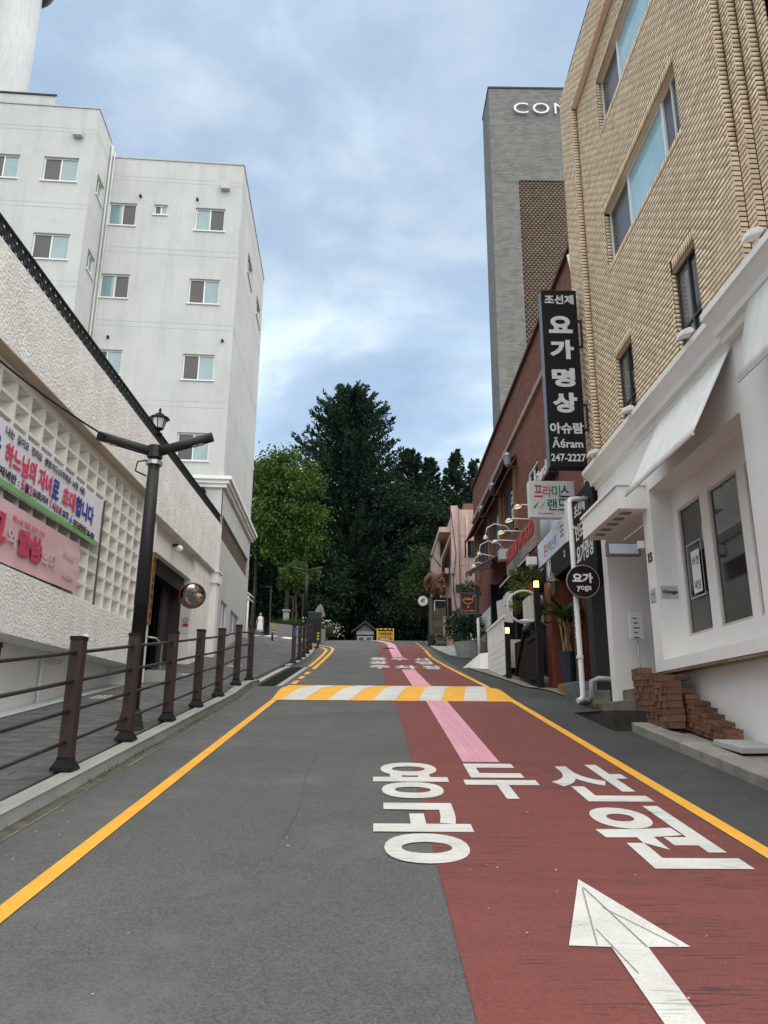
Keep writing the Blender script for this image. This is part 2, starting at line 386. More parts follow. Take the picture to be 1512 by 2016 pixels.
path_ribbon(dense([(-2.24, 26.2), (-2.28, 31), (-2.33, 36), (-2.42, 37.6), (-2.65, 38.6), (-2.80, 39.0)]), .13, .008).build('yellow_double_line', YPAINT, road)
path_ribbon(dense([(-2.00, 24.9), (-2.04, 31), (-2.06, 36.5), (-2.13, 38.2), (-2.32, 39.4), (-2.80, 40.3)]), .13, .008).build('yellow_double_line', YPAINT, road)
# speed hump: yellow field with slanting white bars
strip(MB(), lambda y: interp(y, [(HUMP0, -2.06), (HUMP1, -2.10)]), lambda y: interp(y, [(HUMP0, 2.785), (17.2, 2.72), (HUMP1, 2.70)]), HUMP0, HUMP1, rz, .008, 6).build('speed_hump_paint', YPAINT, road)
for b0, b1, t0, t1 in ((-1.88, -1.43, -1.45, -.97), (-.98, -.53, -.45, .02), (-.07, .37, .42, .86), (.83, 1.28, 1.29, 1.77), (1.73, 2.19, 2.18, 2.64)):
    q = lambda y, a, b: a+(b-a)*(y-HUMP0)/(HUMP1-HUMP0)
    strip(MB(), lambda y: q(y, b0, t0), lambda y: q(y, b1, t1), HUMP0+.04, HUMP1-.04, rz, .012).build('white_hump_bar', WPAINT, road)
# road writing
def road_glyph(ch, x0, x1, y0, y1, bold=.028, dz=.009):
    me, v = text_mesh(ch, bold, 0, 6)
    mn, mx = v.min(0), v.max(0)
    P = np.empty_like(v); P[:, 0] = x0+(v[:, 0]-mn[0])/(mx[0]-mn[0])*(x1-x0); P[:, 1] = y0+(v[:, 1]-mn[1])/(mx[1]-mn[1])*(y1-y0)
    P[:, 2] = [road_z(y)+dz for y in P[:, 1]]
    me.vertices.foreach_set('co', P.ravel()); me.materials.clear(); me.materials.append(WPAINT); me.update()
    o = bpy.data.objects.new('road_lettering', me); put(o, road)
for a in (('용', -.02, .73, 7.30, 9.0), ('두', .88, 1.60, 7.30, 8.97), ('산', 1.75, 2.56, 7.22, 8.94), ('공', -.01, .75, 5.46, 7.12), ('원', 1.69, 2.46, 5.38, 7.06)):
    road_glyph(*a)
for a in (('용', -.26, .44, 30.4, 32.1), ('두', .58, 1.28, 30.4, 32.0), ('산', 1.48, 2.17, 30.3, 31.8), ('공', -.26, .43, 27.9, 29.8), ('영', 1.46, 2.08, 27.9, 29.8),
          ('주', -.23, .47, 25.5, 27.2), ('차', .62, 1.38, 25.4, 27.2), ('장', 1.55, 2.19, 25.3, 27.2)):
    road_glyph(*a, bold=.035)
ar = MB()
def rp(x, y, dz=.009): return (x, y, road_z(y)+dz)
ar.poly([rp(.96, 4.20), rp(1.165, 4.185), rp(1.345, 4.185), rp(1.555, 4.19), rp(1.26, 5.17)])
ar.poly([rp(1.145, 2.6), rp(1.29, 2.6), rp(1.345, 4.185), rp(1.165, 4.185)])
ar.build('white_arrow', WPAINT, road)
seam = MB()
for p, q, w in (((1.24, 5.0), (1.10, 4.2), .007), ((1.25, 5.02), (1.34, 4.18), .008), ((1.27, 4.7), (1.50, 4.2), .006), ((1.07, 4.45), (1.13, 4.46), .003), ((1.15, 4.4), (1.20, 3.9), .006)):
    p = Vector((*p, 0)); q = Vector((*q, 0)); s = (q-p).normalized(); s = Vector((-s.y, s.x, 0))*w/2
    seam.quad(rp(*(p+s).xy, .0125), rp(*(q+s).xy, .0125), rp(*(q-s).xy, .0125), rp(*(p-s).xy, .0125))
seam.build('paint_seam', mat('paint_seam', (.22, .22, .20), .9), road)
for x in (1.12, 1.19, 1.27):       # tape seams along the pink stripe
    strip(MB(), x, x+.006, 9.2, HUMP0-.05, rz, .0115).build('paint_seam', mat('pink_seam', (.42, .22, .27), .9), road)
# tar-filled crack running up the left lane
path_ribbon(dense([(-.66, 6.0), (-.64, 7.0), (-.70, 8.2), (-.68, 9.6), (-.70, 10.4)], .3), .012, .003).build('tar_joint', mat('tar', (.070, .071, .068), .9, .4, 3), road)
# wheel-worn manhole covers and patches
MB().lathe([(.0, 0), (.33, 0), (.33, .006), (.28, .007), (.0, .007)], (.62, 38.8, road_z(38.8)), 20).build('manhole_cover', DGREY, road)

# litter, stone chips on the road
lit = MB()
for _ in range(700):
    x = random.choice([random.uniform(2.85, 3.7), random.uniform(-2.75, -2.2), random.uniform(-1.9, 2.6)]); y = 2.4+random.random()**2.0*15; s = random.choice([.003, .004, .005, .006, .010])
    a = random.random()*3; z = road_z(y)+.010
    lit.add([(x+s*math.cos(a+t)*random.uniform(.6, 1.5), y+s*math.sin(a+t), z+random.uniform(0, .006)) for t in (0, 2.1, 4.2)], [(0, 1, 2)])
lit.build('grit', mat('pale_grit', (.5, .48, .44), .9, .3, 40), None, kind='stuff')['label'] = 'pale grit and paint chips scattered over the road'

# ------------------------------------------------------------------ left pavement with kerb stones
pave = struct(strip(MB(), -5.9, -2.98, -10, 37.5, left_z, -.02, 8).build('pavement', PAVE_J))
tile = MB().box(-.196, .196, -.096, .096, -.03, .02).mesh('paver', PAVER)
rot = Matrix.Rotation(math.atan(.135), 4, 'X')
pts = []
nrow = 0
y = 4.9
while y < 37:
    x = -3.03; first = nrow % 2
    while x > -5.75:
        w = .2 if first else .4; pts.append((x-w/2, y, w/.4)); x -= w; first = 0
    y += .2; nrow += 1
pts.sort(key=lambda p: p[1])
for p in pts[:300]:
    inst('paver', tile, Matrix.Translation((p[0], p[1], left_z(*p[:2])-.018+random.uniform(-.002, .002))) @ rot @ Matrix.Diagonal((p[2], 1, 1, 1)), pave)
rest = MB()
for x, y, w in pts[300:]:
    c = [(x+a*.196*w, y+b*.096) for a, b in ((-1, -1), (1, -1), (1, 1), (-1, 1))]
    j = random.uniform(-.002, .002)
    top = [(p[0], p[1], left_z(*p)+.002+j) for p in c]; bot = [(p[0], p[1], left_z(*p)-.05) for p in c]
    rest.add(bot+top, [(4, 5, 6, 7), (0, 1, 5, 4), (1, 2, 6, 5), (2, 3, 7, 6), (3, 0, 4, 7)])
rest.build('paver_field', PAVER, pave, kind='stuff')
# kerb stones along the road edge, turning into the side street
KP = [(-2.88, -4), (-2.88, 17.6), (-2.90, 19), (-2.90, 24), (-2.76, 26), (-2.74, 30), (-2.86, 34), (-2.98, 36.4), (-3.30, 38.0), (-4.0, 39.2), (-5.2, 39.9)]
kd = dense(KP, .98); kerb = struct(bpy.data.objects.new('kerb', None)); COL.objects.link(kerb)
for (ax, ay), (bx, by) in zip(kd, kd[1:]):
    if by < 2: continue
    d = Vector((bx-ax, by-ay, 0)).normalized(); s = Vector((-d.y, d.x, 0))*.09
    h = .13 if not 18.4 < ay < 25 else .07
    vs = []
    for (px, py), e in (((ax, ay), .007), ((bx, by), -.007)):
        c = Vector((px, py, 0))+d*e; zt = road_z(py)+h; ch = .018
        L_, R_ = c+s, c-s
        vs += [(L_.x, L_.y, zt-.3), (L_.x, L_.y, zt), (R_.x-d.y*-ch, R_.y-d.x*ch, zt), (R_.x, R_.y, zt-ch), (R_.x, R_.y, zt-.3)]
    MB().add(vs, [(0, 1, 2, 3, 4), (9, 8, 7, 6, 5)] + [(i, i+5, (i+1) % 5+5, (i+1) % 5) for i in range(5)]).build('kerb_stone', CONC, kerb)
# gutter grime, weeds at the foot of the kerb, drain grating beyond the hump
strip(MB(), -2.80, -2.66, -6, 18, rz, .003).build('gutter_silt', mat('gutter_silt', (.085, .08, .06), .95, .5, 7), road)
y = 3.0
while y < 17.8:
    l = random.uniform(.25, 1.3); w = random.uniform(.006, .022)
    path_ribbon(dense([(-2.66+random.uniform(-.012, .012), y), (-2.655+random.uniform(-.012, .012), y+l*.5), (-2.66+random.uniform(-.012, .012), y+l)], .1), w, .006).build('silt_edge', mat('silt_edge', (.21, .20, .12), .95, .5, 9), road)
    y += l+(random.uniform(0, .25) if random.random() < .4 else .01)
gr = thing('drain_grating', 'dark slotted drain grating between kerb and yellow dashes', 'drain', (-2.5, 22, prof(22)))
for i in range(34):
    y = 18.6+i*.21; B('grating_bar', DGREY, gr, (-2.77, -2.36, y, y+.11, road_z(y)-.02, road_z(y+.1)+.012))
strip(MB(), -2.36, -2.22, 18.4, 25.8, rz, .012).build('grating_kerb', CONC, gr)
weed = MB()
for _ in range(260):
    y = random.choice([random.gauss(8.3, .25), random.gauss(12.4, .5), random.gauss(9.6, .6), random.uniform(5, 17)]); x = random.gauss(-2.765, .02)
    h = random.uniform(.015, .06); a = random.random()*6.3; l = random.uniform(.01, .04); z = road_z(y)
    weed.add([(x-.004, y, z), (x+.004, y, z), (x+l*math.cos(a), y+l*math.sin(a), z+h)], [(0, 1, 2)])
wd = weed.build('gutter_weeds', mat('weed_green', (.07, .10, .03), .8, .3, 20), None, kind='stuff'); wd['label'] = 'small green weeds growing along the kerb gutter'

# right kerb, narrow footway and concrete aprons
KCON = mat('dirty_kerb', (.25, .235, .20), .95, .25, 3, .5, 50, rnd=.1, dirt=(.12, .11, .085), dirt_amt=.6)
kr = struct(bpy.data.objects.new('kerb', None)); COL.objects.link(kr)
y = 2.0
while y < 11.4:
    z0, z1 = road_z(y), road_z(y+.98)
    vs = []
    for yy in (y+.004, y+.976):
        z = road_z(yy); vs += [(3.74, yy, z-.2), (3.74, yy, z+.115), (3.76, yy, z+.13), (4.04, yy, z+.13), (4.04, yy, z-.2)]
    MB().add(vs, [(4, 3, 2, 1, 0), (5, 6, 7, 8, 9)] + [(i, (i+1) % 5, (i+1) % 5+5, i+5) for i in range(5)]).build('kerb_stone', KCON, kr)
    y += .98
struct(strip(MB(), 4.04, 4.7, -4, 11.9, rz, .105, 1).build('footway', KCON))
apr = struct(strip(MB(), lambda y: interp(y, [(16.2, 3.95), (17.5, 3.66), (20, 3.50), (23, 3.30), (26, 3.02), (27.3, 3.2)]), 4.9, 16.2, 27.3, rz, .03, 3).build('concrete_apron', mat('brown_concrete', (.20, .175, .135), .95, .3, 2, .5, 50, dirt=(.11, .10, .08), dirt_amt=.5)))
struct(strip(MB(), lambda y: interp(y, [(32, 3.5), (34, 3.2), (38, 2.95), (44, 2.75)]), 7, 32, 44.5, rz, .02, 2).build('concrete_drive', CONC))
struct(strip(MB(), 2.9, 8, 44.5, 58, rz, .01, 2).build('park_forecourt', ASPH))
# left side street, crossing and its painted lines
struct(strip(MB(), -40, lambda y: interp(y, [(37.5, -3.0), (39.5, -3.9), (41, -3.0), (59, -2.9)]), 37.5, 59, lambda x, y: left_z(x, y)-.12, -.006, 12).build('side_street', ASPH))
ss = struct(bpy.data.objects.new('side_street_markings', None)); COL.objects.link(ss)
lz = lambda x, y, d=.004: (x, y, left_z(x, y)-.12+d)
def ground_quad(name, m, pts, d=.006):
    MB().quad(*[lz(*p, d) for p in pts]).build(name, m, ss)
for i in range(6):
    x = -4.3-i*.95; ground_quad('crossing_bar', WPAINT, [(x, 42.4), (x+.55, 42.4), (x+.5, 45.0), (x-.05, 45.0)])
ground_quad('yellow_side_line', YPAINT, [(-8.5, 40.3), (-2.9, 39.7), (-2.85, 40.0), (-8.5, 40.65)])
ground_quad('yellow_side_line', YPAINT, [(-8.5, 41.2), (-2.9, 40.75), (-2.85, 41.0), (-8.5, 41.5)])
# ------------------------------------------------------------------ windows shared by the houses
def window(parent, O, U, V, w, h, panes=2, fr=.05, mats=(PANE_D, PANE_T), fm=WFRAME, inset=.07, sill=True, d=.05, transom=None):
    """O: lower left corner on the wall face; the frame sits `inset` behind it"""
    O = Vector(O); U = Vector(U).normalized(); V = Vector(V).normalized(); Nn = U.cross(V)
    mx = Matrix((( *U, ), ( *V, ), ( *Nn, ))).transposed().to_4x4(); mx.translation = O - Nn*inset
    m = MB(); a = .003
    m.box(a, fr, a, h-a, -d, 0, mx); m.box(w-fr, w-a, a, h-a, -d, 0, mx)
    m.box(fr, w-fr, a, fr, -d, 0, mx); m.box(fr, w-fr, h-fr, h-a, -d, 0, mx)
    pw = (w-2*fr)/panes
    for i in range(1, panes): m.box(fr+pw*i-fr*.45, fr+pw*i+fr*.45, fr, h-fr, -d, -.004, mx)
    if transom: m.box(fr, w-fr, transom, transom+fr*.8, -d, -.006, mx)
    o = m.build('window', fm, parent)
    for i in range(panes):
        q = MB().box(fr+pw*i, fr+pw*(i+1), fr, h-fr, -d+.01, -d+.02, mx); q.build('pane', mats[i % len(mats)], o)
    if sill: MB().box(-.04, w+.04, -.05, -.004, -d, inset+.05, mx).build('sill', fm, o)
    return o

# ------------------------------------------------------------------ white podium building with the breeze-block screen
pod = thing('church_hall', 'low white stucco building with breeze-block screen and dark doorway along the left pavement', 'building', (-5.9, 13, prof(13)))
B('upper_wall', W_STUCCO, pod, (-6.0, -5.20, -2, 17.2, 6.72, 8.05), (-6.0, -5.20, 17.2, 24.95, 6.42, 8.05))
B('soffit_strip', BEIGE, pod, (-5.425, -5.203, -2, 17.2, 6.705, 6.719))
B('screen_beam', W_SMOOTH, pod, (-5.9, -5.42, -2, 17.2, 6.56, 6.704))
B('screen_backing', W_BLOCK, pod, (-5.95, -5.70, -2, 17.2, 3.6, 6.56))
B('screen_sill', W_SMOOTH, pod, (-5.6, -5.36, -2, 17.2, 3.76, 3.805))
B('lower_wall', W_STUCCO, pod, (-6.1, -5.27, -2, 17.17, 2.85, 3.76))
B('recessed_wall', W_SMOOTH, pod, (-6.4, -5.85, -2, 17.17, -1.2, 2.85))
B('pier', W_SMOOTH, pod, (-6.4, -5.32, 17.2, 18.05, 1.8, 6.42))
B('lintel', W_SMOOTH, pod, (-6.4, -5.44, 18.05, 22.25, 5.72, 6.42))
B('pier', W_STUCCO, pod, (-6.4, -5.34, 22.25, 24.95, 2.6, 6.42))
B('jamb_panel', W_SMOOTH, pod, (-5.66, -5.36, 22.18, 22.245, 2.6, 5.715)); B('doorway_shade_box', mat('brown_door', (.035, .028, .024), .6), pod, (-6.39, -5.661, 22.12, 22.245, 2.62, 5.715))  # dark box added beyond the jamb to extend the shade of the doorway
B('roof_slab', CONC, pod, (-18, -6.0, -2, 24.8, 7.4, 8.0))
B('side_wall', W_STUCCO, pod, (-18, -6.4, -2, -1.8, -2, 7.4))
# dark room inside the doorway
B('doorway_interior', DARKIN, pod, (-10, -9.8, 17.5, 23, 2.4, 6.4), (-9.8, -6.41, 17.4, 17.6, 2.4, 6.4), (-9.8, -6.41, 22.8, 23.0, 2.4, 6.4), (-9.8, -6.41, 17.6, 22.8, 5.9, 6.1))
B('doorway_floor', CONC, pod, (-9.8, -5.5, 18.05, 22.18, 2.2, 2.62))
dd = B('shutter_door', mat('brown_door', (.035, .028, .024), .6), pod, (-6.02, -5.95, 21.3, 22.17, 2.62, 5.71))
B('recess_shade_panel', BLACKM, pod, (-5.78, -5.60, 18.06, 22.11, 5.30, 5.715))  # black panel added under the lintel to keep the recess top in shade
B('door_leaf', mat('dark_wood_door', (.02, .016, .013), .6), pod, (-7.6, -7.5, 18.1, 21.5, 2.63, 5.4))
B('wall_notice', mat('cream_paper', (.45, .46, .34), .9), pod, (-7.49, -7.48, 19.6, 20.6, 3.55, 4.05))
# the screen: every block its own square frame with a sloping inner web
def block_mesh():
    m = MB(); w, h, t, d = .247, .152, .026, .22
    m.box(-d, 0, -w, -w+t, -h, h); m.box(-d, 0, w-t, w, -h, h); m.box(-d, 0, -w+t, w-t, -h, -h+t); m.box(-d, 0, -w+t, w-t, h-t, h)
    m.prism([(-d, -w+t, -h+t), (-d, w-t, -h+t), (-d, w-t, h-t)], (.02, 0, 0))
    m.quad((-d+.02, -w+t, -h+t), (-d+.02, w-t, -h+t), (-d+.02, w-t, h-t), (-d+.02, -w+t, h-t))
    return m.mesh('screen_block', W_BLOCK)
bm_ = block_mesh(); scr = MB().box(-5.69, -5.66, -2, 17.19, 3.81, 6.555).build('block_screen', W_BLOCK, pod)
for c in range(26):
    for r_ in range(9):
        inst('screen_block', bm_, Matrix.Translation((-5.42+random.uniform(-.003, .003), 16.93-c*.5, 3.965+r_*.3075)), scr)
# black ornamental railing along the roof edge
rail = B('roof_railing', BLACKM, pod, (-5.30, -5.22, -2, 24.9, 8.052, 8.085), (-5.285, -5.235, -2, 24.9, 8.37, 8.40))
pm = MB()
for i in range(8):
    y = .1+i*.2
    pm.tube([(0, y+.095*math.cos(a), .155+.12*math.sin(a)) for a in [k*math.pi/5 for k in range(11)]], .016, 5, False)
    pm.tube([(0, y-.1, .02), (0, y, .155), (0, y+.1, .29)], .012, 4); pm.tube([(0, y-.1, .29), (0, y, .155), (0, y+.1, .02)], .012, 4)
    pm.tube([(0, y-.1, 0), (0, y-.1, .3)], .018, 4); pm.box(-.006, .006, y-.05, y+.05, .09, .22)
pmesh = pm.mesh('railing_panel', BLACKM)
for i in range(16): inst('railing_panel', pmesh, Matrix.Translation((-5.26, 24.85-1.6*(i+1), 8.08)), rail)
# lantern on the railing
ln = thing('roof_lantern', 'small black carriage lantern standing on the roof railing', 'lantern', (-5.26, 17.25, 8.316))
MB().lathe([(.10, 8.300), (.10, 8.333), (.05, 8.366), (.045, 8.415), (.11, 8.439), (.11, 8.456), (.07, 8.464)], (-5.26, 17.25, 0), 8).build('base', BLACKM, ln)
MB().lathe([(.105, 8.464), (.165, 8.694), (.155, 8.694), (.09, 8.464)], (-5.26, 17.25, 0), 6).build('glass', mat('frosted_glass', (.6, .62, .6), .3), ln)
cg = MB()
for i in range(6):
    a = (i+.5)*math.pi/3; cg.tube([(-5.26+.11*math.cos(a), 17.25+.11*math.sin(a), 8.456), (-5.26+.178*math.cos(a), 17.25+.178*math.sin(a), 8.710)], .012, 4)
cg.build('cage', BLACKM, ln)
MB().lathe([(.25, 8.702), (.25, 8.718), (.11, 8.792), (.12, 8.808), (.05, 8.858), (.02, 8.890), (.035, 8.915), (.035, 8.940), (.01, 8.989)], (-5.26, 17.25, 0), 8).build('roof', BLACKM, ln)
# entrance fittings
gl = thing('globe_lamp', 'round white globe lamp under the canopy by the doorway', 'lamp', (-5.38, 20.0, 6.1))
MB().lathe([(.0, -.1), (.06, -.085), (.1, -.03), (.1, .03), (.06, .085), (.03, .1)], (-5.26, 20.0, 6.13), 14).build('globe', mat('opal_glass', (.72, .71, .66), .3), gl, smooth=True)
B('bracket', DGREY, gl, (-5.44, -5.28, 19.95, 20.05, 6.2, 6.26))
pq = thing('wooden_plaque', 'tall narrow weathered wooden name board with dark characters beside doorway', 'sign', (-5.3, 17.85, 3.8))
B('board', mat('weathered_wood', (.20, .095, .035), .8, .35, 6, .3, 30, stretch=(1, 1, .15)), pq, (-5.318, -5.25, 17.72, 17.97, 3.86, 5.55), bevel=.01)
for i, ch in enumerate('천주교중앙성당'): lettering(ch, BLACKM, pq, (-5.248, 17.845, 5.36-i*.215), (0, 1, 0), (0, 0, 1), w=.14, h=.14, bold=.02)
hp = thing('rain_hopper', 'white rainwater hopper and square downpipe at the end of the podium wall', 'downpipe', (-5.3, 24.6, 3.4))
B('hopper', W_SMOOTH, hp, (-5.339, -5.08, 24.35, 24.9, 6.02, 6.415), (-5.339, -5.04, 24.31, 24.94, 6.36, 6.40)); B('pipe', W_SMOOTH, hp, (-5.339, -5.13, 24.42, 24.8, left_z(-5.2, 24.6)-.05, 6.02))
cm = thing('convex_mirror', 'round convex traffic mirror with orange rim beside the doorway', 'mirror', (-5.06, 21.0, left_z(-5.06, 21)))
mmx = Matrix.Translation((-5.06, 21.0, 5.04)) @ Euler((R(112), 0, R(20)), 'XYZ').to_matrix().to_4x4()
MB().lathe([(.35*math.sin(a), .12*(math.cos(a)-1)+.06) for a in [math.pi/2*k/9 for k in range(9, -1, -1)]][:-1] + [(.001, .06)], (0, 0, 0), 32, mmx).build('mirror_face', mat('mirror', (.50, .50, .51), .03, .0, metal=1), cm, smooth=True)
MB().lathe([(.355, -.08), (.366, -.06), (.366, .0), (.356, .01), (.351, -.05)], (0, 0, 0), 32, mmx, caps=False).build('rim', mat('orange_plastic', (.45, .11, .03), .5), cm)
MB().tube([(-5.3, 21.9, 5.0), (-5.1, 21.12, 5.02)], .025).build('arm', GALV, cm)
nt_ = thing('no_smoking_notice', 'white notice with a red ring on the white jamb under the mirror', 'notice', (-5.6, 22.17, 4.3))
B('sheet', WFRAME, nt_, (-5.60, -5.40, 22.165, 22.178, 4.16, 4.62))
MB().lathe([(.05, 0), (.07, 0), (.07, .004), (.05, .004)], (0, 0, 0), 16, Matrix.Translation((-5.48, 22.163, 4.52)) @ Matrix.Rotation(R(90), 4, 'X'), caps=False).build('ring', mat('red_print', (.45, .03, .03), .6), nt_)
B('red_band', mat('red_print', (.45, .03, .03), .6), nt_, (-5.56, -5.40, 22.161, 22.164, 4.34, 4.43))
hr = thing('handrail', 'short steel handrail post on the doorstep', 'handrail', (-5.2, 18.3, left_z(-5.2, 18.3)))
T('rail', GALV, hr, [(-5.05, 18.35, left_z(-5.05, 18.3)), (-5.05, 18.35, 3.45), (-5.1, 18.0, 3.55), (-5.3, 17.9, 3.58)], .022)
B('doorstep', CONC, hr, (-5.5, -4.85, 18.2, 19.6, left_z(-5, 18.2)-.1, left_z(-5, 19.6)+.05))
# small pipe stub under the overhang
dp = thing('vent_pipe', 'short white capped vent pipe on the stained stucco overhang', 'pipe', (-5.2, 14.0, 2.8))
MB().lathe([(.045, 2.78), (.045, 3.05), (.075, 3.07), (.075, 3.12), (.04, 3.16)], (-5.17, 13.8, 0), 10).build('pipe', WPIPE, dp); B('bracket', WPIPE, dp, (-5.275, -5.16, 13.72, 13.9, 2.80, 2.84))
T('wall_pipe', WPIPE, dp, [(-5.79, 13.6, 1.8), (-5.79, 13.6, 2.66), (-5.79, 14.4, 2.72)], .035)
struct(strip(MB(), -5.84, -5.45, -2, 17.2, lambda x, y: left_z(x, y), .012, 1).build('painted_gutter', mat('pale_blue_paint', (.50, .54, .56), .85, .15, 4, dirt=(.3, .3, .28), dirt_amt=.5)))
for i, (x, y) in enumerate(((-4.92, 14.7), (-4.88, 19.9), (-4.2, 22.7))):
    d = thing('drain_cover', ['pale perforated drain slab nearest the camera on the left pavement', 'pale perforated drain slab in the pavement before the doorway', 'pale perforated drain slab farthest up the left pavement'][i], 'drain cover', (x, y, left_z(x, y)), 'pale drain slabs in the left pavement')
    s = (left_z(x, y+.2)-left_z(x, y-.2))/.4; mx_ = Matrix.Translation((x, y, left_z(x, y)+.006)) @ Matrix.Rotation(math.atan(s), 4, 'X')
    MB().box(-.3, .3, -.28, .28, -.02, .006, mx_).build('slab', mat('pale_slab', (.40, .39, .35), .9, .1, 6), d)
    hm = MB()
    for a in range(5):
        for b in range(4): hm.box(-.24+a*.115, -.18+a*.115, -.21+b*.125, -.16+b*.125, .0065, .009, mx_)
    hm.build('slots', DARKIN, d)

# banners hung on the screen
def banner(name, label, y0, y1, z0, z1, x, m, wave):
    n = thing(name, label, 'banner', (x, (y0+y1)/2, z0)); nu, nv = 60, 10; v = []; f = []
    for j in range(nv+1):
        for i in range(nu+1):
            u, w = i/nu, j/nv; y = y0+(y1-y0)*u
            dx = wave*(math.sin(u*23+w*2)*.4+math.sin(u*9-w*3)*.6)*(1-abs(2*w-1)**2*.6) + (.03*math.sin(w*40)*max(0, (u-.93)/.07)*wave*30 if wave > .015 else 0)
            z = z0+(z1-z0)*w - .03*math.sin(math.pi*u)*(1-w); v.append((x+dx, y, z))
    for j in range(nv):
        for i in range(nu): a = j*(nu+1)+i; f.append((a, a+1, a+nu+2, a+nu+1))
    o = npmesh('cloth', np.array(v), np.array(f), m, n, smooth=True)
    return n
C_BLUE, C_RED, C_BLK = mat('blue_print', (.03, .04, .30), .7), mat('rose_print', (.60, .04, .10), .7), mat('black_print', (.02, .02, .025), .7)
b1 = banner('church_banner', 'white banner with green lower edge and blue and red Korean writing on the block screen', 8.2, 14.40, 4.88, 5.80, -5.345, mat('banner_white', (.66, .66, .72), .7, .05, 2), .008)
LU, LV = (0, 1, 0), (0, 0, 1)
def yl(body, m, par, y0, y1, z, h, bold=.02, x=-5.328): lettering(body, m, par, (x, (y0+y1)/2, z), LU, LV, w=y1-y0, h=h, bold=bold, depth=.003)
for s_, a_, b_ in (('나는', 10.35, 10.62), ('길이요', 10.72, 11.10), ('진리요', 11.20, 11.58), ('생명이다', 11.68, 12.20), ('(요한복음', 12.22, 12.78), ('14장', 12.86, 13.12), ('6절)', 13.20, 13.45)): yl(s_, C_BLK, b1, a_, b_, 5.675, .135)
yl('을', C_BLUE, b1, 9.92, 10.28, 5.37, .36, .03)
yl('하느님의 자녀', C_RED, b1, 10.42, 12.05, 5.36, .34, .03); yl('로', C_BLUE, b1, 12.09, 12.36, 5.36, .32, .03)
yl('초대', C_RED, b1, 12.52, 13.07, 5.36, .34, .03); yl('합니다', C_BLUE, b1, 13.11, 13.98, 5.36, .36, .03)
yl('화요저녁반 :', C_BLK, b1, 9.95, 10.95, 5.065, .15, .03); yl('5', C_RED, b1, 11.02, 11.12, 5.065, .16, .03); yl('월', C_BLK, b1, 11.14, 11.28, 5.065, .15, .03)
yl('2', C_RED, b1, 11.30, 11.40, 5.065, .16, .03); yl('일(화)저녁', C_BLK, b1, 11.42, 11.98, 5.065, .15, .03); yl('7', C_RED, b1, 12.06, 12.13, 5.065, .15, .03); yl('시', C_BLK, b1, 12.15, 12.28, 5.065, .15, .03)
yl('00', C_RED, b1, 12.31, 12.43, 5.065, .14, .03); yl('분 207호', C_BLK, b1, 12.45, 12.86, 5.065, .14, .03)
yl('천주교중앙성당 246-4284', C_BLK, b1, 13.08, 14.12, 5.02, .15, .03)
B('green_edge', mat('green_print', (.17, .38, .14), .7), b1, (-5.336, -5.331, 8.2, 14.38, 4.87, 4.965))
em = MB(); em.lathe([(.0, 0), (.055, 0), (.055, .002), (0, .002)], (0, 0, 0), 14, Matrix.Translation((-5.330, 12.97, 5.03)) @ Matrix.Rotation(R(90), 4, 'Y')); em.build('emblem', mat('emblem_blue', (.08, .22, .5), .7), b1)
MB().lathe([(.0, 0), (.022, 0), (.022, .002), (0, .002)], (0, 0, 0), 10, Matrix.Translation((-5.330, 13.0, 5.115)) @ Matrix.Rotation(R(90), 4, 'Y')).build('emblem_dot', C_RED, b1)
b2 = banner('pink_banner', 'faded pink banner with crimson Korean writing below the white banner', 8.2, 13.60, 3.86, 4.70, -5.345, mat('banner_pink', (.62, .40, .42), .75, .08, 2), .02)
yl('하느님 마음 과정 수료', mat('pink_print', (.55, .10, .16), .7), b2, 10.9, 12.0, 4.52, .09, .02, -5.318)
CR = mat('crimson_print', (.50, .05, .11), .7); OUTL = mat('outline_print', (.60, .45, .47), .7)
yl('교', CR, b2, 10.1, 10.75, 4.30, .42, .05, -5.318); yl('와', OUTL, b2, 10.8, 11.12, 4.24, .26, .03, -5.318); yl('말씀', CR, b2, 11.16, 11.98, 4.24, .40, .05, -5.318)
yl('의해', OUTL, b2, 12.02, 12.55, 4.18, .30, .03, -5.318)
yl('중앙성당', OUTL, b2, 12.85, 13.35, 4.42, .12, .02, -5.318); yl('복음화', OUTL, b2, 12.85, 13.35, 4.05, .1, .02, -5.318)
rd = MB().tube([(-5.33, 14.45, 3.78), (-5.33, 14.47, 5.82)], .022).build('banner_rod', mat('rusty_pipe', (.10, .07, .05), .8, .4, 8)); tag(rd, 'thin rusty vertical rod holding the right ends of the banners', 'rod')

# ------------------------------------------------------------------ white apartment building
apt = thing('apartment_building', 'tall white rendered apartment block with small sliding windows behind the podium', 'building', (-5.4, 25, left_z(-5.3, 25)))
t4, t2 = R(4), R(2.5)
ex = Vector((math.cos(t4), math.sin(t4), 0)); ey = Vector((-math.sin(t4), math.cos(t4), 0)); es = Vector((-math.sin(t2), math.cos(t2), 0)); ns = Vector((math.cos(t2), math.sin(t2), 0))
O4 = Vector((-5.27, 25, 0)); UZ = Vector((0, 0, 1))
WB = [(-4.87, -3.85, 19.48, 20.44), (-3.22, -2.72, 20.02, 20.46), (-1.68, -.58, 19.44, 20.42), (-4.87, -3.83, 16.45, 17.42), (-1.70, -.59, 16.38, 17.39), (-4.87, -3.80, 13.44, 14.39), (-1.69, -.58, 13.36, 14.35), (-1.66, -.55, 10.35, 11.37), (-4.87, -3.8, 10.4, 11.38)]
mb = wall(MB(), O4-ex*5.04, ex, UZ, 5.04, 22.45, [(a+5.04, b+5.04, c, d) for a, b, c, d in WB], .12, 0, 2)
SBW = [(2.5, 3.95, 19.4, 20.35), (5.75, 7.25, 19.4, 20.35)]
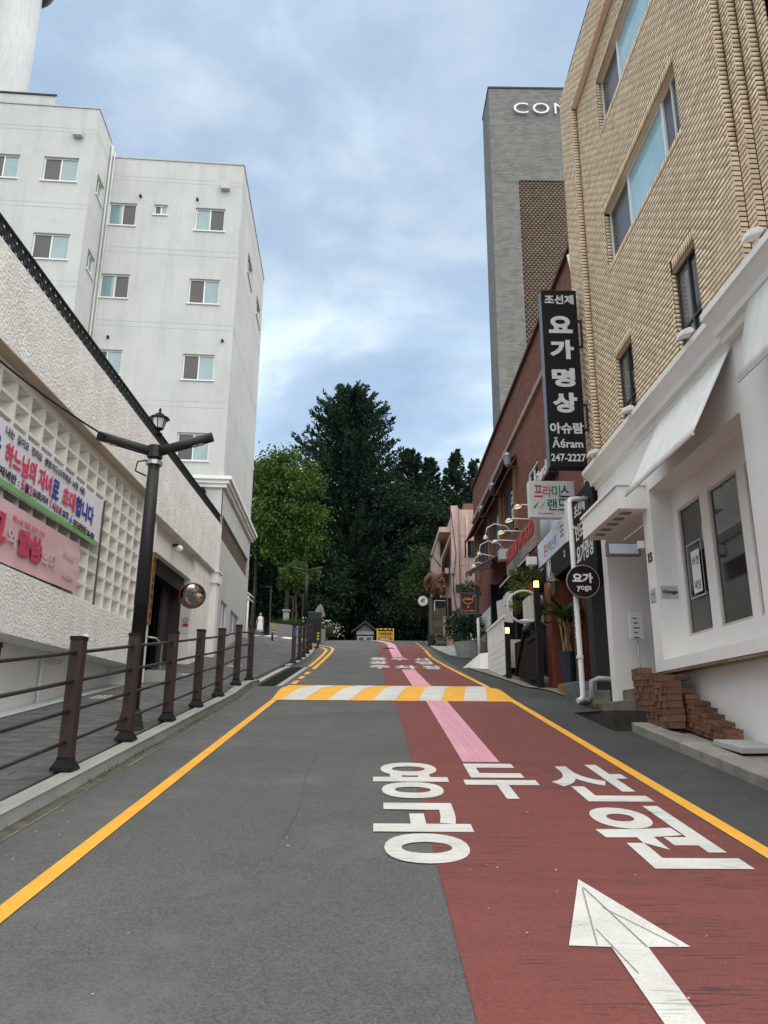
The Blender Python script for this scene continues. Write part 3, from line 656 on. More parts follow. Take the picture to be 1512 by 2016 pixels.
LOWW = [(.95, 2.35, 4.85, 5.75), (3.3, 5.6, 4.85, 5.75), (.12, 7.5, 7.66, 8.50)]
wall(mb, O4, es, UZ, 7.95, 22.45, SBW, .12, 0, 9.6)
wall(mb, O4+ns*.04, es, UZ, 7.95, 9.6, LOWW, .25, -.05, 2)
BK = O4+es*7.95; AL = O4-ex*16; A0 = O4-ex*5.04-ey*1.68
mb.quad(BK+UZ*2, BK-ex*16+UZ*2, BK-ex*16+UZ*22.45, BK+UZ*22.45)
mb.quad(O4+UZ*22.05, BK+UZ*22.05, BK-ex*16+UZ*22.05, AL+UZ*22.05)
WA = [(-6.72, -5.53, 19.93, 20.92), (-8.6, -7.55, 19.95, 20.92), (-6.71, -5.48, 16.82, 17.82), (-8.6, -7.5, 16.82, 17.82), (-6.7, -5.5, 13.7, 14.7)]
wall(mb, A0-ex*11, ex, UZ, 11, 23.1, [(a+5.04+11, b+5.04+11, c, d) for a, b, c, d in WA], .12, 0, 2)
SAW = [(.62, 1.42, 20.0, 20.85), (.62, 1.42, 16.95, 17.75)]
wall(mb, A0, ey, UZ, 1.68, 23.1, SAW, .12, 0, 2)
mb.quad(A0-ex*11+UZ*2, A0-ex*11+ey*9+UZ*2, A0-ex*11+ey*9+UZ*23.1, A0-ex*11+UZ*23.1)
mb.quad(A0+UZ*23.1, A0+ey*9+UZ*23.1, A0-ex*11+ey*9+UZ*23.1, A0-ex*11+UZ*23.1); mb.quad(A0+ey*1.68+UZ*22, A0+ey*9+UZ*22, A0+ey*9+UZ*23.1, A0+ey*1.68+UZ*23.1)
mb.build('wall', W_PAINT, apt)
for i, (a, b, c, d) in enumerate(WB):
    window(apt, O4+ex*a+UZ*c, ex, UZ, b-a, d-c, mats=((PANE_T, PANE_D) if i in (0, 3, 2) else (PANE_D, PANE_T)))
for i, (a, b, c, d) in enumerate(WA):
    window(apt, A0+ex*(a+5.04)+UZ*c, ex, UZ, b-a, d-c, mats=(PANE_D, PANE_T))
for a, b, c, d in SAW: window(apt, A0+ey*a+UZ*c, ey, UZ, b-a, d-c)
for a, b, c, d in SBW: window(apt, O4+es*a+UZ*c, es, UZ, b-a, d-c)
for a, b, c, d in LOWW[:2]: window(apt, O4+ns*.04+es*a+UZ*c, es, UZ, b-a, d-c, mats=(mat('grey_blind', (.30, .31, .32), .6), mat('grey_blind', (.3, .31, .32), .6)), sill=False, inset=.04)
# long louvred opening under the cornice
MB().quad(O4+es*.1-ns*.18+UZ*7.6, O4+es*7.6-ns*.18+UZ*7.6, O4+es*7.6-ns*.18+UZ*8.6, O4+es*.1-ns*.18+UZ*8.6).build('louvre_back', DARKIN, apt)
lv = MB()
for i in range(46):
    p = O4+es*(.2+i*.16)-ns*.04
    lv.tube([p+UZ*7.66, p+UZ*8.5], .022, 4)
lv.build('louvre_bars', mat('brown_bars', (.16, .12, .09), .7), apt)
# cornice: runs along the side and turns the corner
for dz, pr in ((0, .10), (.12, .18), (.24, .26)):
    mb = MB(); z0 = 9.40+dz; z1 = z0+.118
    P = [O4-ex*1.2+ey*.02, O4-ex*1.2-ey*pr, O4-ey*pr+ns*(.05+pr), BK+ns*(.05+pr)+es*pr, BK+es*pr-ns*.3, BK-ns*.3-es*.05]
    mb.prism([p+UZ*z0 for p in P], (0, 0, .118)); mb.build('cornice', W_SMOOTH, apt)
# groove lines as flat grey strips, parapet caps, vents, pipes
LINE = mat('shadow_line', (.42, .44, .44), .9)
mb = MB()
for z in (21.45, 21.62, 18.33, 18.55, 15.32, 15.53, 12.30, 12.52):
    for o, u, n_, l in ((O4-ex*5.04, ex, -ey, 5.04), (O4, es, ns, 7.95)):
        mb.add([o+n_*.004+UZ*z, o+u*l+n_*.004+UZ*z, o+u*l+n_*.004+UZ*(z+.018), o+n_*.004+UZ*(z+.018)], [(0, 1, 2, 3)])
for z in (22.0, 22.16, 18.84, 19.02, 15.8, 16.0):
    for o, u, n_, l in ((A0-ex*11, ex, -ey, 11), (A0, ey, ex, 1.68)):
        mb.add([o+n_*.004+UZ*z, o+u*l+n_*.004+UZ*z, o+u*l+n_*.004+UZ*(z+.018), o+n_*.004+UZ*(z+.018)], [(0, 1, 2, 3)])
mb.build('groove_shade_line', LINE, apt)  # grey of these flat strips stands in for the shade in the wall grooves
def along(o, u, n_, a, b, z0, z1, d):
    p = o+u*a; q = o+u*b
    return MB().prism([p+UZ*z0+n_*.002, p+n_*d+UZ*z0, p+n_*d+UZ*z1, p+UZ*z1+n_*.002], q-p)
for (o, u, n_, l, z) in ((O4-ex*5.04, ex, -ey, 5.08, 22.45), (O4+es*.03, es, ns, 7.9, 22.45), (A0-ex*11, ex, -ey, 11.03, 23.1), (A0, ey, ex, 1.68, 23.1)):
    along(o, u, n_, 0, l, z-.04, z+.03, .03).build('parapet_cap', LINE, apt)
along(A0-ex*11, ex, -ey, 0, 9.4, 23.13, 23.5, .0).build('parapet_step', W_PAINT, apt); along(A0-ex*11, ex, -ey, 0, 9.45, 23.5, 23.56, .04).build('parapet_cap', DGREY, apt)
for o, u, a, z in ((O4, ex, -.62, 21.35), (A0, ex, -.6, 21.9)):
    along(o, u, -ey, a-.16, a+.16, z-.14, z+.14, .2).build('overflow_box', W_PAINT, apt)
for o, a, z in ((O4, -3.75, 20.75), (O4, -1.65, 20.75), (O4, -4.35, 14.85), (O4, -.35+0, 14.9)):
    p = o+ex*a; MB().tube([p+UZ*z, p-ey*.09+UZ*z], .05, 8).build('vent_hole', BLACKM, apt)
T('drain_pipe', W_PAINT, apt, [O4-ex*4.98-ey*.06+UZ*z for z in (2, 10, 18, 22.9)], .045)
T('drain_pipe', W_PAINT, apt, [O4-ex*4.86-ey*.05+UZ*z for z in (2, 10, 18, 22.6)], .03)
T('drain_pipe', W_SMOOTH, apt, [BK+ns*.1-es*.2+UZ*z for z in (4.8, 5.6, 7.0)], .05)
for z in (6.9, 7.1): T('drain_pipe', W_SMOOTH, apt, [BK+ns*.1-es*.35+UZ*z, BK+ns*.3+es*.1+UZ*(z-.15)], .03)
aw = thing('blue_awning', 'bright blue awning glimpsed behind the black roof railing', 'awning', O4-ex*.8-ey*.3+UZ*8.5)
B('box', mat('blue_plastic', (.02, .22, .42), .5), aw, (-6.25, -5.85, 24.55, 24.9, 8.95, 9.2)); B('cover', BLACKM, aw, (-6.3, -5.8, 24.5, 24.92, 9.2, 9.26))

# ------------------------------------------------------------------ white observation tower on the hill behind
tw = thing('observation_tower', 'huge pale cylindrical tower shaft rising at the top left behind the roofs', 'tower', (-59.6, 100, 10))
MB().lathe([(4.0, 5), (3.5, 40), (3.3, 80), (3.15, 128)], (-59.7, 100, 0), 48).build('shaft', mat('tower_white', (.40, .41, .405), .85, .05, .2, streak=.12), tw, smooth=True)
MB().lathe([(3.2, 121), (4.0, 119.4), (4.9, 120.4), (5.2, 122), (5.2, 127), (4.8, 128)], (-59.7, 100, 0), 48).build('observation_deck', mat('tower_grey', (.20, .20, .21), .6), tw, smooth=True)
# ------------------------------------------------------------------ tan brick building with the white shop front (right)
BRK = mat('tan_brick', (.72, .55, .37), .85, .08, 9, .08, 70, rnd=.17, dirt=(.60, .40, .235), dirt_amt=.45)
MORT = mat('dark_mortar', (.013, .009, .006), .95, .3, 8)
RU = Vector((0, -1, 0)); UZ = Vector((0, 0, 1))
tb = thing('brick_building', 'tan brick building with white shop front, canopy and awning on the right', 'building', (4.6, 11, prof(11)))
bricks = []                                   # (x, y, z, length, height, axis)
def course_fill(x, y0, y1, z0, z1, holes=(), L=.203, H=.058, g=.020, gh=.010, axis='y', phase=0.0):
    z = z0; r = 0
    while z+H <= z1+1e-6:
        segs = [(y0, y1)]
        for a, b, c, d in holes:
            if c < z+H and d > z:
                ns_ = []
                for s, e in segs:
                    if b <= s or a >= e: ns_.append((s, e)); continue
                    if s < a: ns_.append((s, a))
                    if b < e: ns_.append((b, e))
                segs = ns_
        for s, e in segs:
            y = s-((s-y0+phase+(r % 2)*(L+gh)/2) % (L+gh))
            while y < e:
                a, b = max(y, s), min(y+L, e)
                if b-a > .02: bricks.append((x, (a+b)/2, z+H/2, b-a, H, axis))
                y += L+gh
        z += H+g; r += 1
def soldier(x, y0, y1, z0, L=.19):
    y = y0
    while y+.05 < y1:
        b = min(y+.0545, y1); bricks.append((x, (y+b)/2, z0+L/2, b-y, L, 'y')); y += .074
HW = [(12.12, 13.02, 6.85, 8.26), (9.36, 10.22, 6.85, 8.27), (9.36, 12.98, 10.16, 11.39), (9.36, 12.84, 13.22, 14.42)]
hb = []; CS = .078                              # soldier courses at heads and sills fit the running courses
for a, b, c, d in HW:
    zt = 6.52+math.ceil((d+.2-6.52)/CS)*CS-.02; zs = 6.52+math.floor((c-.2-6.52)/CS)*CS+.058+.02-CS*0 if c > 7 else c-.2
    hb.append((a, b, zs-.008, zt+.008)); soldier(4.42, a, b, zs, c-.004-zs); soldier(4.42, a, b, d+.006, zt-d-.006)
course_fill(4.42, 8.1, 14.28, 6.52, 15.12, hb)
course_fill(4.30, 14.28, 15.2, 6.52, 16.2); course_fill(4.30, 8.1, 14.28, 15.13, 16.2)
for i in range(3): course_fill(4.52+i*.1, 7.88-i*.22, 8.08-i*.22, 6.52, 16.2, L=.2)
# header returns facing the street mouth
def returns(y, x0, x1, z0, z1):
    z = z0; r = 0
    while z+.057 <= z1: bricks.append(((x0+x1)/2, y-.004, z+.0275, x1-x0-.004, .0545, 'x')); z += .074; r += 1
returns(14.28, 4.30, 4.42, 6.52, 15.1)
for i in range(3): returns(8.1-i*.22, 4.42+i*.1, 4.52+i*.1, 6.52, 16.2)
for a, b, c, d in HW: returns(b-.002, 4.427, 4.52, c, d)
cp = Vector((0, 0, 1.6))
bricks.sort(key=lambda q: (Vector(q[:3])-cp).length + (6 if q[1] < 7.6 else 0))
unit = MB().box(-.0, .03, -.5, .5, -.5, .5).mesh('brick', BRK)
unitx = MB().box(-.5, .5, 0, .03, -.5, .5).mesh('brick', BRK)
fac = MB()
wall(fac, (4.422, 0, 0), RU, UZ, -8.1, 15.12, [(-b, -a, c, d) for a, b, c, d in HW], .12, -14.28, 6.3)
fac.quad((4.302, 15.2, 6.3), (4.302, 14.284, 6.3), (4.302, 14.284, 16.2), (4.302, 15.2, 16.2)); fac.quad((4.302, 14.284, 15.125), (4.302, 7.2, 15.125), (4.302, 7.2, 16.2), (4.302, 14.284, 16.2))
fac.quad((4.302, 14.280, 6.3), (4.45, 14.280, 6.3), (4.45, 14.280, 15.12), (4.302, 14.280, 15.12)); fac.quad((4.312, 14.28, 15.122), (4.45, 14.28, 15.122), (4.45, 7.2, 15.122), (4.312, 7.2, 15.122))
for i in range(3):
    x = 4.522+i*.1; y = 8.099-i*.22
    fac.quad((x-.1, y, 6.3), (x+.05, y, 6.3), (x+.05, y, 16.2), (x-.1, y, 16.2)); fac.quad((x, y, 6.3), (x, y-.22, 6.3), (x, y-.22, 16.2), (x, y, 16.2))
fac.quad((4.312, 15.2, 6.3), (4.312, 15.2, 16.2), (12, 15.2, 16.2), (12, 15.2, 6.3)); fac.quad((4.312, 15.2, 16.19), (4.312, -2, 16.19), (12, -2, 16.19), (12, 15.2, 16.19))
fw = fac.build('facade', MORT, tb)
for q in bricks[:300]:
    x, y, z, l, h, ax = q
    S = Matrix.Diagonal((1, l, h, 1)) if ax == 'y' else Matrix.Diagonal((l, 1, h, 1))
    inst('brick', unit if ax == 'y' else unitx, Matrix.Translation((x+random.uniform(-.0006, .0006), y, z)) @ S, fw)
V_ = []; F_ = []
cub = np.array([(0,-.5,-.5),(1,-.5,-.5),(1,.5,-.5),(0,.5,-.5),(0,-.5,.5),(1,-.5,.5),(1,.5,.5),(0,.5,.5)])
cux = np.array([(-.5,0,-.5),(.5,0,-.5),(.5,1,-.5),(-.5,1,-.5),(-.5,0,.5),(.5,0,.5),(.5,1,.5),(-.5,1,.5)])
fc = np.array([(0,3,2,1),(4,5,6,7),(0,1,5,4),(1,2,6,5),(2,3,7,6),(3,0,4,7)])
for i, (x, y, z, l, h, ax) in enumerate(bricks[300:]):
    V_.append((cub*np.array((.03, l, h)) if ax == 'y' else cux*np.array((l, .03, h)))+np.array((x+random.uniform(-.0006, .0006), y, z))); F_.append(fc+8*i)
npmesh('brick_field', np.concatenate(V_), np.concatenate(F_), BRK, fw, kind='stuff')
# upper windows
for a, b, c, d in HW: B('brick_soffit', BRK, tb, (4.43, 4.52, a+.002, b-.002, d-.006, d-.002))
B('brick_soffit', BRK, tb, (4.304, 4.419, 8.1, 14.27, 15.112, 15.119))
def rwin(par, x, a, b, c, e, **k): return window(par, (x, b, c), RU, UZ, b-a, e-c, **k)
DP = (PANE_B,)
for a, b, c, d in HW[:2]: rwin(tb, 4.432, a, b, c, d, panes=2, mats=(glass_mat('reflection_grey_pane', (.13, .135, .13), .08), PANE_B), fm=DFRAME, inset=.06, sill=False, transom=.42)  # lighter grey pane has its reflection put into the base colour
def tri(a, b, c, d, m1, m2):
    rwin(tb, 4.432, m2, b, c, d, panes=1, mats=(PANE_D,), inset=.09, sill=False, fr=.035)
    rwin(tb, 4.432, m1, m2, c, d, panes=1, mats=(PANE_S,), inset=.09, sill=False, fr=.045)
    rwin(tb, 4.432, a, m1, c, d, panes=2, mats=(PANE_D,), inset=.09, sill=False, fr=.035)
tri(9.36, 12.98, 10.16, 11.39, 10.15, 11.87); tri(9.36, 12.84, 13.22, 14.42, 10.1, 11.8)
# dark window bay at the near end
rwin(tb, 4.85, 5.0, 7.42, 6.6, 11.0, panes=2, mats=(mat('pale_blind', (.36, .34, .38), .6), PANE_D), fm=DFRAME, inset=.0, sill=False, fr=.09, d=.08); rwin(tb, 4.85, 5.0, 7.42, 11.0, 16.0, panes=2, mats=(PANE_D, PANE_B), fm=DFRAME, inset=.0, sill=False, fr=.09, d=.08)
B('bay_back', DARKIN, tb, (4.95, 5.0, 4.0, 7.44, 6.3, 16.2))
# cornice
cpf = [(4.42, 6.12), (4.285, 6.12), (4.27, 6.19), (4.20, 6.21), (4.185, 6.29), (4.09, 6.40), (4.05, 6.42), (4.05, 6.505), (4.42, 6.505)]
MB().prism([(x, 8.44, z) for x, z in cpf], (0, 6.02, 0)).build('cornice', W_SMOOTH, tb)
MB().prism([(x-.10 if x < 4.4 else x, 4.0, z+.01) for x, z in cpf], (0, 4.44, 0)).build('cornice', W_SMOOTH, tb)
# shop wall
sw_ = MB()
wall(sw_, (4.30, 0, 0), RU, UZ, -5.0, 6.13, [(-11.62, -8.45, 2.60, 5.25), (-14.05, -11.98, 1.4, 5.04)], .35, -14.34, 2.44)
sw_.quad((4.30, 14.34, 2.44), (4.30, 14.34, 6.13), (5.6, 14.34, 6.13), (5.6, 14.34, 2.44))
sw_.quad((4.651, 11.98, 2.44), (5.5, 11.98, 2.44), (5.5, 11.98, 5.04), (4.651, 11.98, 5.04)); sw_.quad((4.651, 14.05, 2.0), (4.651, 14.05, 5.04), (5.5, 14.05, 5.04), (5.5, 14.05, 2.0))
sw_.quad((5.5, 14.05, 2.0), (5.5, 14.05, 5.04), (5.5, 11.98, 5.04), (5.5, 11.98, 2.0)); sw_.quad((4.651, 14.05, 5.036), (4.651, 11.98, 5.036), (5.5, 11.98, 5.036), (5.5, 14.05, 5.036))
sw_.build('shop_wall', W_SMOOTH, tb)
B('pillar_foot', W_SMOOTH, tb, (4.303, 4.9, 14.053, 14.337, 2.0, 2.438))
wp = MB(); SW = [(10.60, 11.44, 2.93, 4.88), (9.43, 10.34, 2.93, 4.86), (8.50, 9.22, 2.93, 4.86)]
wall(wp, (4.648, 0, 0), RU, UZ, -8.45, 5.25, [(-b, -a, c, d) for a, b, c, d in SW], .06, -11.62, 2.60); wp.build('window_panel', W_SMOOTH, tb)
for a, b, c, d in SW: rwin(tb, 4.648, a, b, c, d, panes=1, mats=(PANE_B,), inset=.01, sill=False, fr=.035, fm=mat('cream_frame', (.55, .50, .45), .6))
B('overhang_edge', mat('worn_edge', (.26, .19, .11), .95, .4, 5), tb, (4.31, 4.5, 5.0, 11.97, 2.405, 2.438))
B('base_wall', W_SMOOTH, tb, (4.52, 5.2, 3.0, 12.2, -.5, 2.44))
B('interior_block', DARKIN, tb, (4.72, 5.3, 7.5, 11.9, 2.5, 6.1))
B('entrance_door', mat('maroon_door', (.025, .012, .012), .5), tb, (5.40, 5.49, 12.6, 13.7, 2.46, 4.6))
# entrance canopy with inset soffit lights
B('canopy', W_SMOOTH, tb, (3.84, 4.298, 11.75, 13.9, 4.99, 5.37), (3.81, 4.298, 11.72, 13.93, 5.37, 5.42))
for i in range(5): B('canopy_vent', mat('vent_grey', (.25, .24, .23), .8), tb, (3.95, 4.12, 11.95+i*.36, 12.10+i*.36, 4.980, 4.9895))
# steps in the porch and the dark sill block on the shoulder
stp = thing('entrance_steps', 'stained brown concrete steps leading up into the white porch', 'steps', (4.3, 13.2, prof(13.2)))
B('step', CONC_D, stp, (4.10, 5.5, 12.21, 14.75, 1.3, 2.06), bevel=.015); B('step', CONC_D, stp, (4.40, 5.5, 12.01, 14.04, 2.06, 2.27), bevel=.012); B('step', CONC_D, stp, (4.78, 5.5, 12.01, 14.04, 2.27, 2.46), bevel=.012)
B('step', mat('mossy_concrete', (.20, .19, .16), .95, .4, 3), stp, (4.02, 4.40, 14.76, 15.3, 1.6, 2.30), bevel=.015)
rb = thing('ramp_block', 'low dark concrete ramp block on the shoulder before the porch steps', 'ramp', (3.8, 12.6, prof(12.6)))
B('block', mat('black_concrete', (.035, .03, .024), .95, .4, 4, .4, 40), rb, (3.48, 4.09, 11.62, 13.95, 1.2, 1.865)); B('plate', mat('dark_plate', (.045, .04, .035), .7, .3, 5), rb, (3.46, 4.09, 12.25, 13.9, 1.866, 1.872))
# awnings over the shop window
def awning(name, label, y0, y1, xt, zt, xb, zb, m, fr=BLACKM, valance=.0, slope=0.0, arms=True):
    a = thing(name, label, 'awning', (xt, (y0+y1)/2, zb))
    n = 8; v = []; f = []
    for j in range(n+1):
        w = j/n
        for i in range(13):
            u = i/12; sag = -.02*math.sin(math.pi*w)-.008*math.sin(u*19)
            v.append((xt+(xb-xt)*w+sag*.5, y0+(y1-y0)*u, zt+(zb-zt)*w+sag+slope*(y1-y0)*u))
    for j in range(n):
        for i in range(12): k = j*13+i; f.append((k, k+13, k+14, k+1))
    o = npmesh('cloth', np.array(v), np.array(f), m, a, smooth=True); s = o.modifiers.new('thick', 'SOLIDIFY'); s.thickness = .012
    MB().tube([(xb, y0, zb), (xb, y1, zb+slope*(y1-y0))], .018, 6).build('front_bar', fr, a)
    for y in ((y0+.02, y1-.02) if arms else ()): MB().tube([(xt, y, zt-.45+slope*(y-y0)), (xb+.03, y, zb+.02+slope*(y-y0))], .015, 6).build('arm', fr, a)
    if valance:
        vm = MB()
        for i in range(24):
            u0, u1 = y0+(y1-y0)*i/24, y0+(y1-y0)*(i+1)/24; s0, s1 = slope*(u0-y0), slope*(u1-y0); vm.add([(xb, u0, zb+s0), (xb, u1, zb+s1), (xb-.01, u1, zb+s1-valance*.8), (xb-.012, (u0+u1)/2, zb+(s0+s1)/2-valance), (xb-.01, u0, zb+s0-valance*.8)], [(0, 1, 2, 3, 4)])
        vm.build('valance', m, a)
    return a
AW = mat('white_canvas', (.70, .69, .66), .85, .06, 1.5, .1, 30, streak=.10)
awning('white_awning', 'white canvas awning over the shop window with the posters', 8.42, 10.95, 4.28, 6.10, 3.70, 4.95, AW, WPIPE, arms=False)
awning('white_awning', 'white canvas awning cut off by the right edge of the photo', 4.6, 7.62, 4.18, 6.40, 3.90, 5.24, AW, WPIPE, arms=False)
# writing and small signs on the shop
def sign_plate(name, label, cat, O, U, V, w, h, m, t=.02, rim=None, parent=None):
    U = Vector(U).normalized(); V = Vector(V).normalized(); Nn = U.cross(V); O = Vector(O)
    n = thing(name, label, cat, O)
    mx = Matrix((( *U, ), ( *V, ), ( *Nn, ))).transposed().to_4x4(); mx.translation = O
    MB().box(-w/2, w/2, -h/2, h/2, -t, 0, mx).build('plate', m, n, bevel=.004)
    if rim:
        r_ = MB(); e = .012
        r_.box(-w/2-.002, w/2+.002, h/2-e, h/2+.002, -t, .006, mx); r_.box(-w/2-.002, w/2+.002, -h/2-.002, -h/2+e, -t, .006, mx); r_.box(-w/2-.002, -w/2+e, -h/2+e, h/2-e, -t, .006, mx); r_.box(w/2-e, w/2+.002, -h/2+e, h/2-e, -t, .006, mx)
        r_.build('rim', rim, n)
    return n
SILV = mat('brushed_silver', (.50, .51, .53), .35, .08, 6, metal=.3); INK = mat('ink', (.03, .03, .035), .6); OFFW = mat('off_white_letters', (.62, .61, .58), .6)
v1 = sign_plate('vintage_sign', 'silver plate reading Vintage on the window recess jamb', 'sign', (4.48, 11.612, 3.62), (1, 0, 0), (0, 0, 1), .27, .20, SILV, .015)
lettering('Vintage', INK, v1, (4.48, 11.606, 3.62), (1, 0, 0), (0, 0, 1), w=.24, bold=.03, depth=.003)
v2 = sign_plate('vintage_sign', 'small silver plate on the pillar front beside the Vintage plate', 'sign', (4.288, 11.80, 3.6), RU, UZ, .22, .21, SILV, .012)
lettering('Vintage', mat('pale_print', (.25, .3, .36), .6), v2, (4.286, 11.80, 3.62), RU, UZ, w=.17, depth=.002)
hn = lettering('15', INK, None, (4.292, 11.79, 4.20), RU, UZ, h=.15, bold=.03, depth=.012, name='house_number'); tag(hn, 'black house number 15 on the white pillar', 'number')
po = sign_plate('sale_poster', 'white paper poster reading bargain sale in Korean on the shop window', 'poster', (4.645, 10.95, 3.82), RU, UZ, .29, .62, mat('white_paper', (.72, .72, .72), .8), .004)
for s, z in (('바겐', 3.98), ('세일', 3.62)): lettering(s, INK, po, (4.644, 10.95, z), RU, UZ, w=.22, h=.13, bold=.005, depth=.002)
fr_ = MB(); e = .012
for a, b, c, d in ((10.72, 11.24, 4.245, 4.245+e), (10.72, 11.24, 3.45, 3.45+e), (11.24-e, 11.24, 3.45, 4.25), (10.72, 10.72+e, 3.45, 4.25)): fr_.box(4.6475, 4.6485, a, b, c, d)
tag(fr_.build('window_frame_decal', OFFW), 'thin white rectangle outline drawn on the shop window behind the poster', 'decal')
lb = thing('light_box_sign', 'slim horizontal light box sign on a bracket at the porch pillar', 'sign', (4.1, 12.2, 4.3))
B('case', mat('bronze_case', (.14, .10, .08), .6), lb, (3.72, 4.26, 12.1, 12.2, 4.30, 4.52)); B('panel', mat('lightbox_panel', (.42, .44, .50), .5), lb, (3.75, 4.23, 12.09, 12.099, 4.33, 4.49)); B('arm', WFRAME, lb, (4.2, 4.299, 12.0, 12.09, 4.40, 4.52))
st_ = thing('stand_sign', 'small white rounded stand sign on a thin metal pole in the porch', 'sign', (4.62, 13.6, 2.06))
B('panel', WFRAME, st_, (4.46, 4.72, 13.56, 13.59, 3.12, 3.58), bevel=.02); T('pole', GALV, st_, [(4.62, 13.6, 2.28), (4.60, 13.6, 3.12)], .012); MB().lathe([(.14, 2.271), (.14, 2.29), (.02, 2.30)], (4.62, 13.6, 0), 14).build('base', GALV, st_)
B('print', INK, st_, *[(4.53+.01*(i % 2), 4.60+.02*(i % 3), 13.556, 13.559, 3.48-i*.085, 3.50-i*.085) for i in range(5)], kind='stuff')
# flood lamps on arms above the cornice
def flood(label, x, y, z):
    f = thing('flood_lamp', label, 'lamp', (x, y, z), 'white flood lamps above the shop cornice')
    B('arm', WPIPE, f, (x-.30, 4.43, y-.010, y+.010, z-.010, z+.010))
    mx_ = Matrix.Translation((x-.42, y, z-.01)) @ Matrix.Scale(.72, 4) @ Euler((0, R(-22), 0)).to_matrix().to_4x4()
    MB().prism([mx_ @ Vector(p) for p in ((-.17, -.08, -.05), (.12, -.08, -.06), (.15, -.08, .0), (.08, -.08, .06), (-.10, -.08, .05))], (0, .16, 0)).build('housing', WPIPE, f, bevel=.015)
    B('yoke', mat('rusty_yoke', (.25, .15, .1), .7), f, (x-.33, x-.29, y-.05, y+.05, z-.03, z+.01))
flood('white flood lamp just above the cornice nearest the camera', 4.42, 7.1, 6.74)
flood('white flood lamp in front of the second upper window', 4.42, 9.0, 6.60)
flood('white flood lamp below the small window next to the black signboard', 4.42, 11.42, 6.56)
flood('white flood lamp farthest along, at the foot of the tall black signboard', 4.40, 13.4, 6.55)
# grey drain elbow by the steps
de = thing('drain_elbow', 'grey plastic drain pipe with two elbows beside the porch steps', 'pipe', (4.1, 14.9, 2.06))
T('pipe', mat('grey_pvc', (.30, .31, .32), .5), de, [(4.6, 14.45, 2.47), (4.12, 14.5, 2.50), (4.0, 14.52, 2.45), (3.98, 14.53, 2.2), (3.97, 14.6, 2.12), (3.95, 15.25, 2.12)], .05, 10)

# ------------------------------------------------------------------ stacked loose bricks on the footway
RB = mat('red_brick', (.155, .072, .043), .9, .18, 9, .4, 60, rnd=.38, dirt=(.22, .13, .09), dirt_amt=.35)
bmesh_ = MB().box(-.095, .095, -.0275, .0275, -.043, .043)
bmx = bmesh_.mesh('brick', RB)
def put_brick(par, x, y, z, rz=0.0, flat=False):
    m = Matrix.Translation((x, y, z)) @ Matrix.Rotation(rz, 4, 'Z')
    if flat: m = m @ Matrix.Rotation(R(90), 4, 'X')
    inst('brick', bmx, m, par)
s1 = thing('brick_stack', 'tall stack of red bricks set on edge against the porch steps', 'brick stack', (4.0, 11.4, prof(11.4)+.13))
for r_ in range(8):
    for i in range(23):
        y = 12.06-i*.0625; zb = prof(11.9)+.16 if i < 6 else (prof(11.4)+.12 if i < 14 else prof(10.9)+.14)
        top = 8-(1 if 12 < i < 16 else 0)
        if r_ >= top - (1 if i > 18 else 0): continue
        put_brick(s1, 4.075+random.uniform(-.012, .012)-r_*.004, y+random.uniform(-.005, .005), zb+.045+r_*.091, random.uniform(-.05, .05))
s2 = thing('brick_stack', 'lower stepped stack of red bricks leaning on the white base wall', 'brick stack', (4.28, 10.3, prof(10.3)+.13))
for i in range(17):
    y = 11.05-i*.093; zb = prof(y)+.135; n = max(3, 9-int(i*.42))
    for r_ in range(n):
        put_brick(s2, 4.30+random.uniform(-.01, .012), y+random.uniform(-.006, .006), zb+.029+r_*.060, random.uniform(-.05, .05), True)
s3 = thing('brick_stack', 'few pale dusty bricks lying on top of the tall brick stack', 'brick stack', (4.2, 11.5, 2.3))
for i in range(9): put_brick(s3, 4.30+random.uniform(-.02, .03), 11.75-i*.1, prof(11.5)+.80+.02*(i % 2)-.06, random.uniform(-.3, .3)+1.57*(i % 2), True)
sl = thing('loose_slab', 'flat grey concrete slab lying on the footway at the end of the bricks', 'slab', (4.3, 9.3, prof(9.3)+.13))
MB().box(-.22, .22, -.3, .3, 0, .07, Matrix.Translation((4.27, 9.25, prof(9.25)+.135)) @ Matrix.Rotation(R(7.5), 4, 'X') @ Matrix.Rotation(.1, 4, 'Z')).build('slab', CONC, sl, bevel=.01)

# ------------------------------------------------------------------ signs at the corner of the brick building
BLK = mat('black_sign', (.009, .009, .010), .6, .08, 3, spec=.12); WL = mat('pale_letters', (.50, .50, .50), .6)
FX, FZ = Vector((1, 0, 0)), UZ
g1 = thing('tall_signboard', 'tall black vertical yoga signboard with pale Korean letters on the brick corner', 'sign', (3.82, 14.5, 6.63))
B('case', BLK, g1, (3.44, 4.19, 14.5, 14.75, 6.63, 10.62), bevel=.012)
B('edge_trim', mat('blue_grey_trim', (.10, .12, .16), .5), g1, (3.432, 3.439, 14.5, 14.75, 6.64, 10.6))
B('bracket', DGREY, g1, (4.19, 4.42, 14.6, 14.64, 9.93, 9.97), (4.19, 4.42, 14.6, 14.64, 9.33, 9.37), (4.26, 4.298, 14.6, 14.64, 9.38, 9.92)); B('bracket', DGREY, g1, (4.19, 4.42, 14.6, 14.64, 8.0, 8.04), (4.19, 4.42, 14.6, 14.64, 7.45, 7.49), (4.26, 4.298, 14.6, 14.64, 7.5, 7.99))
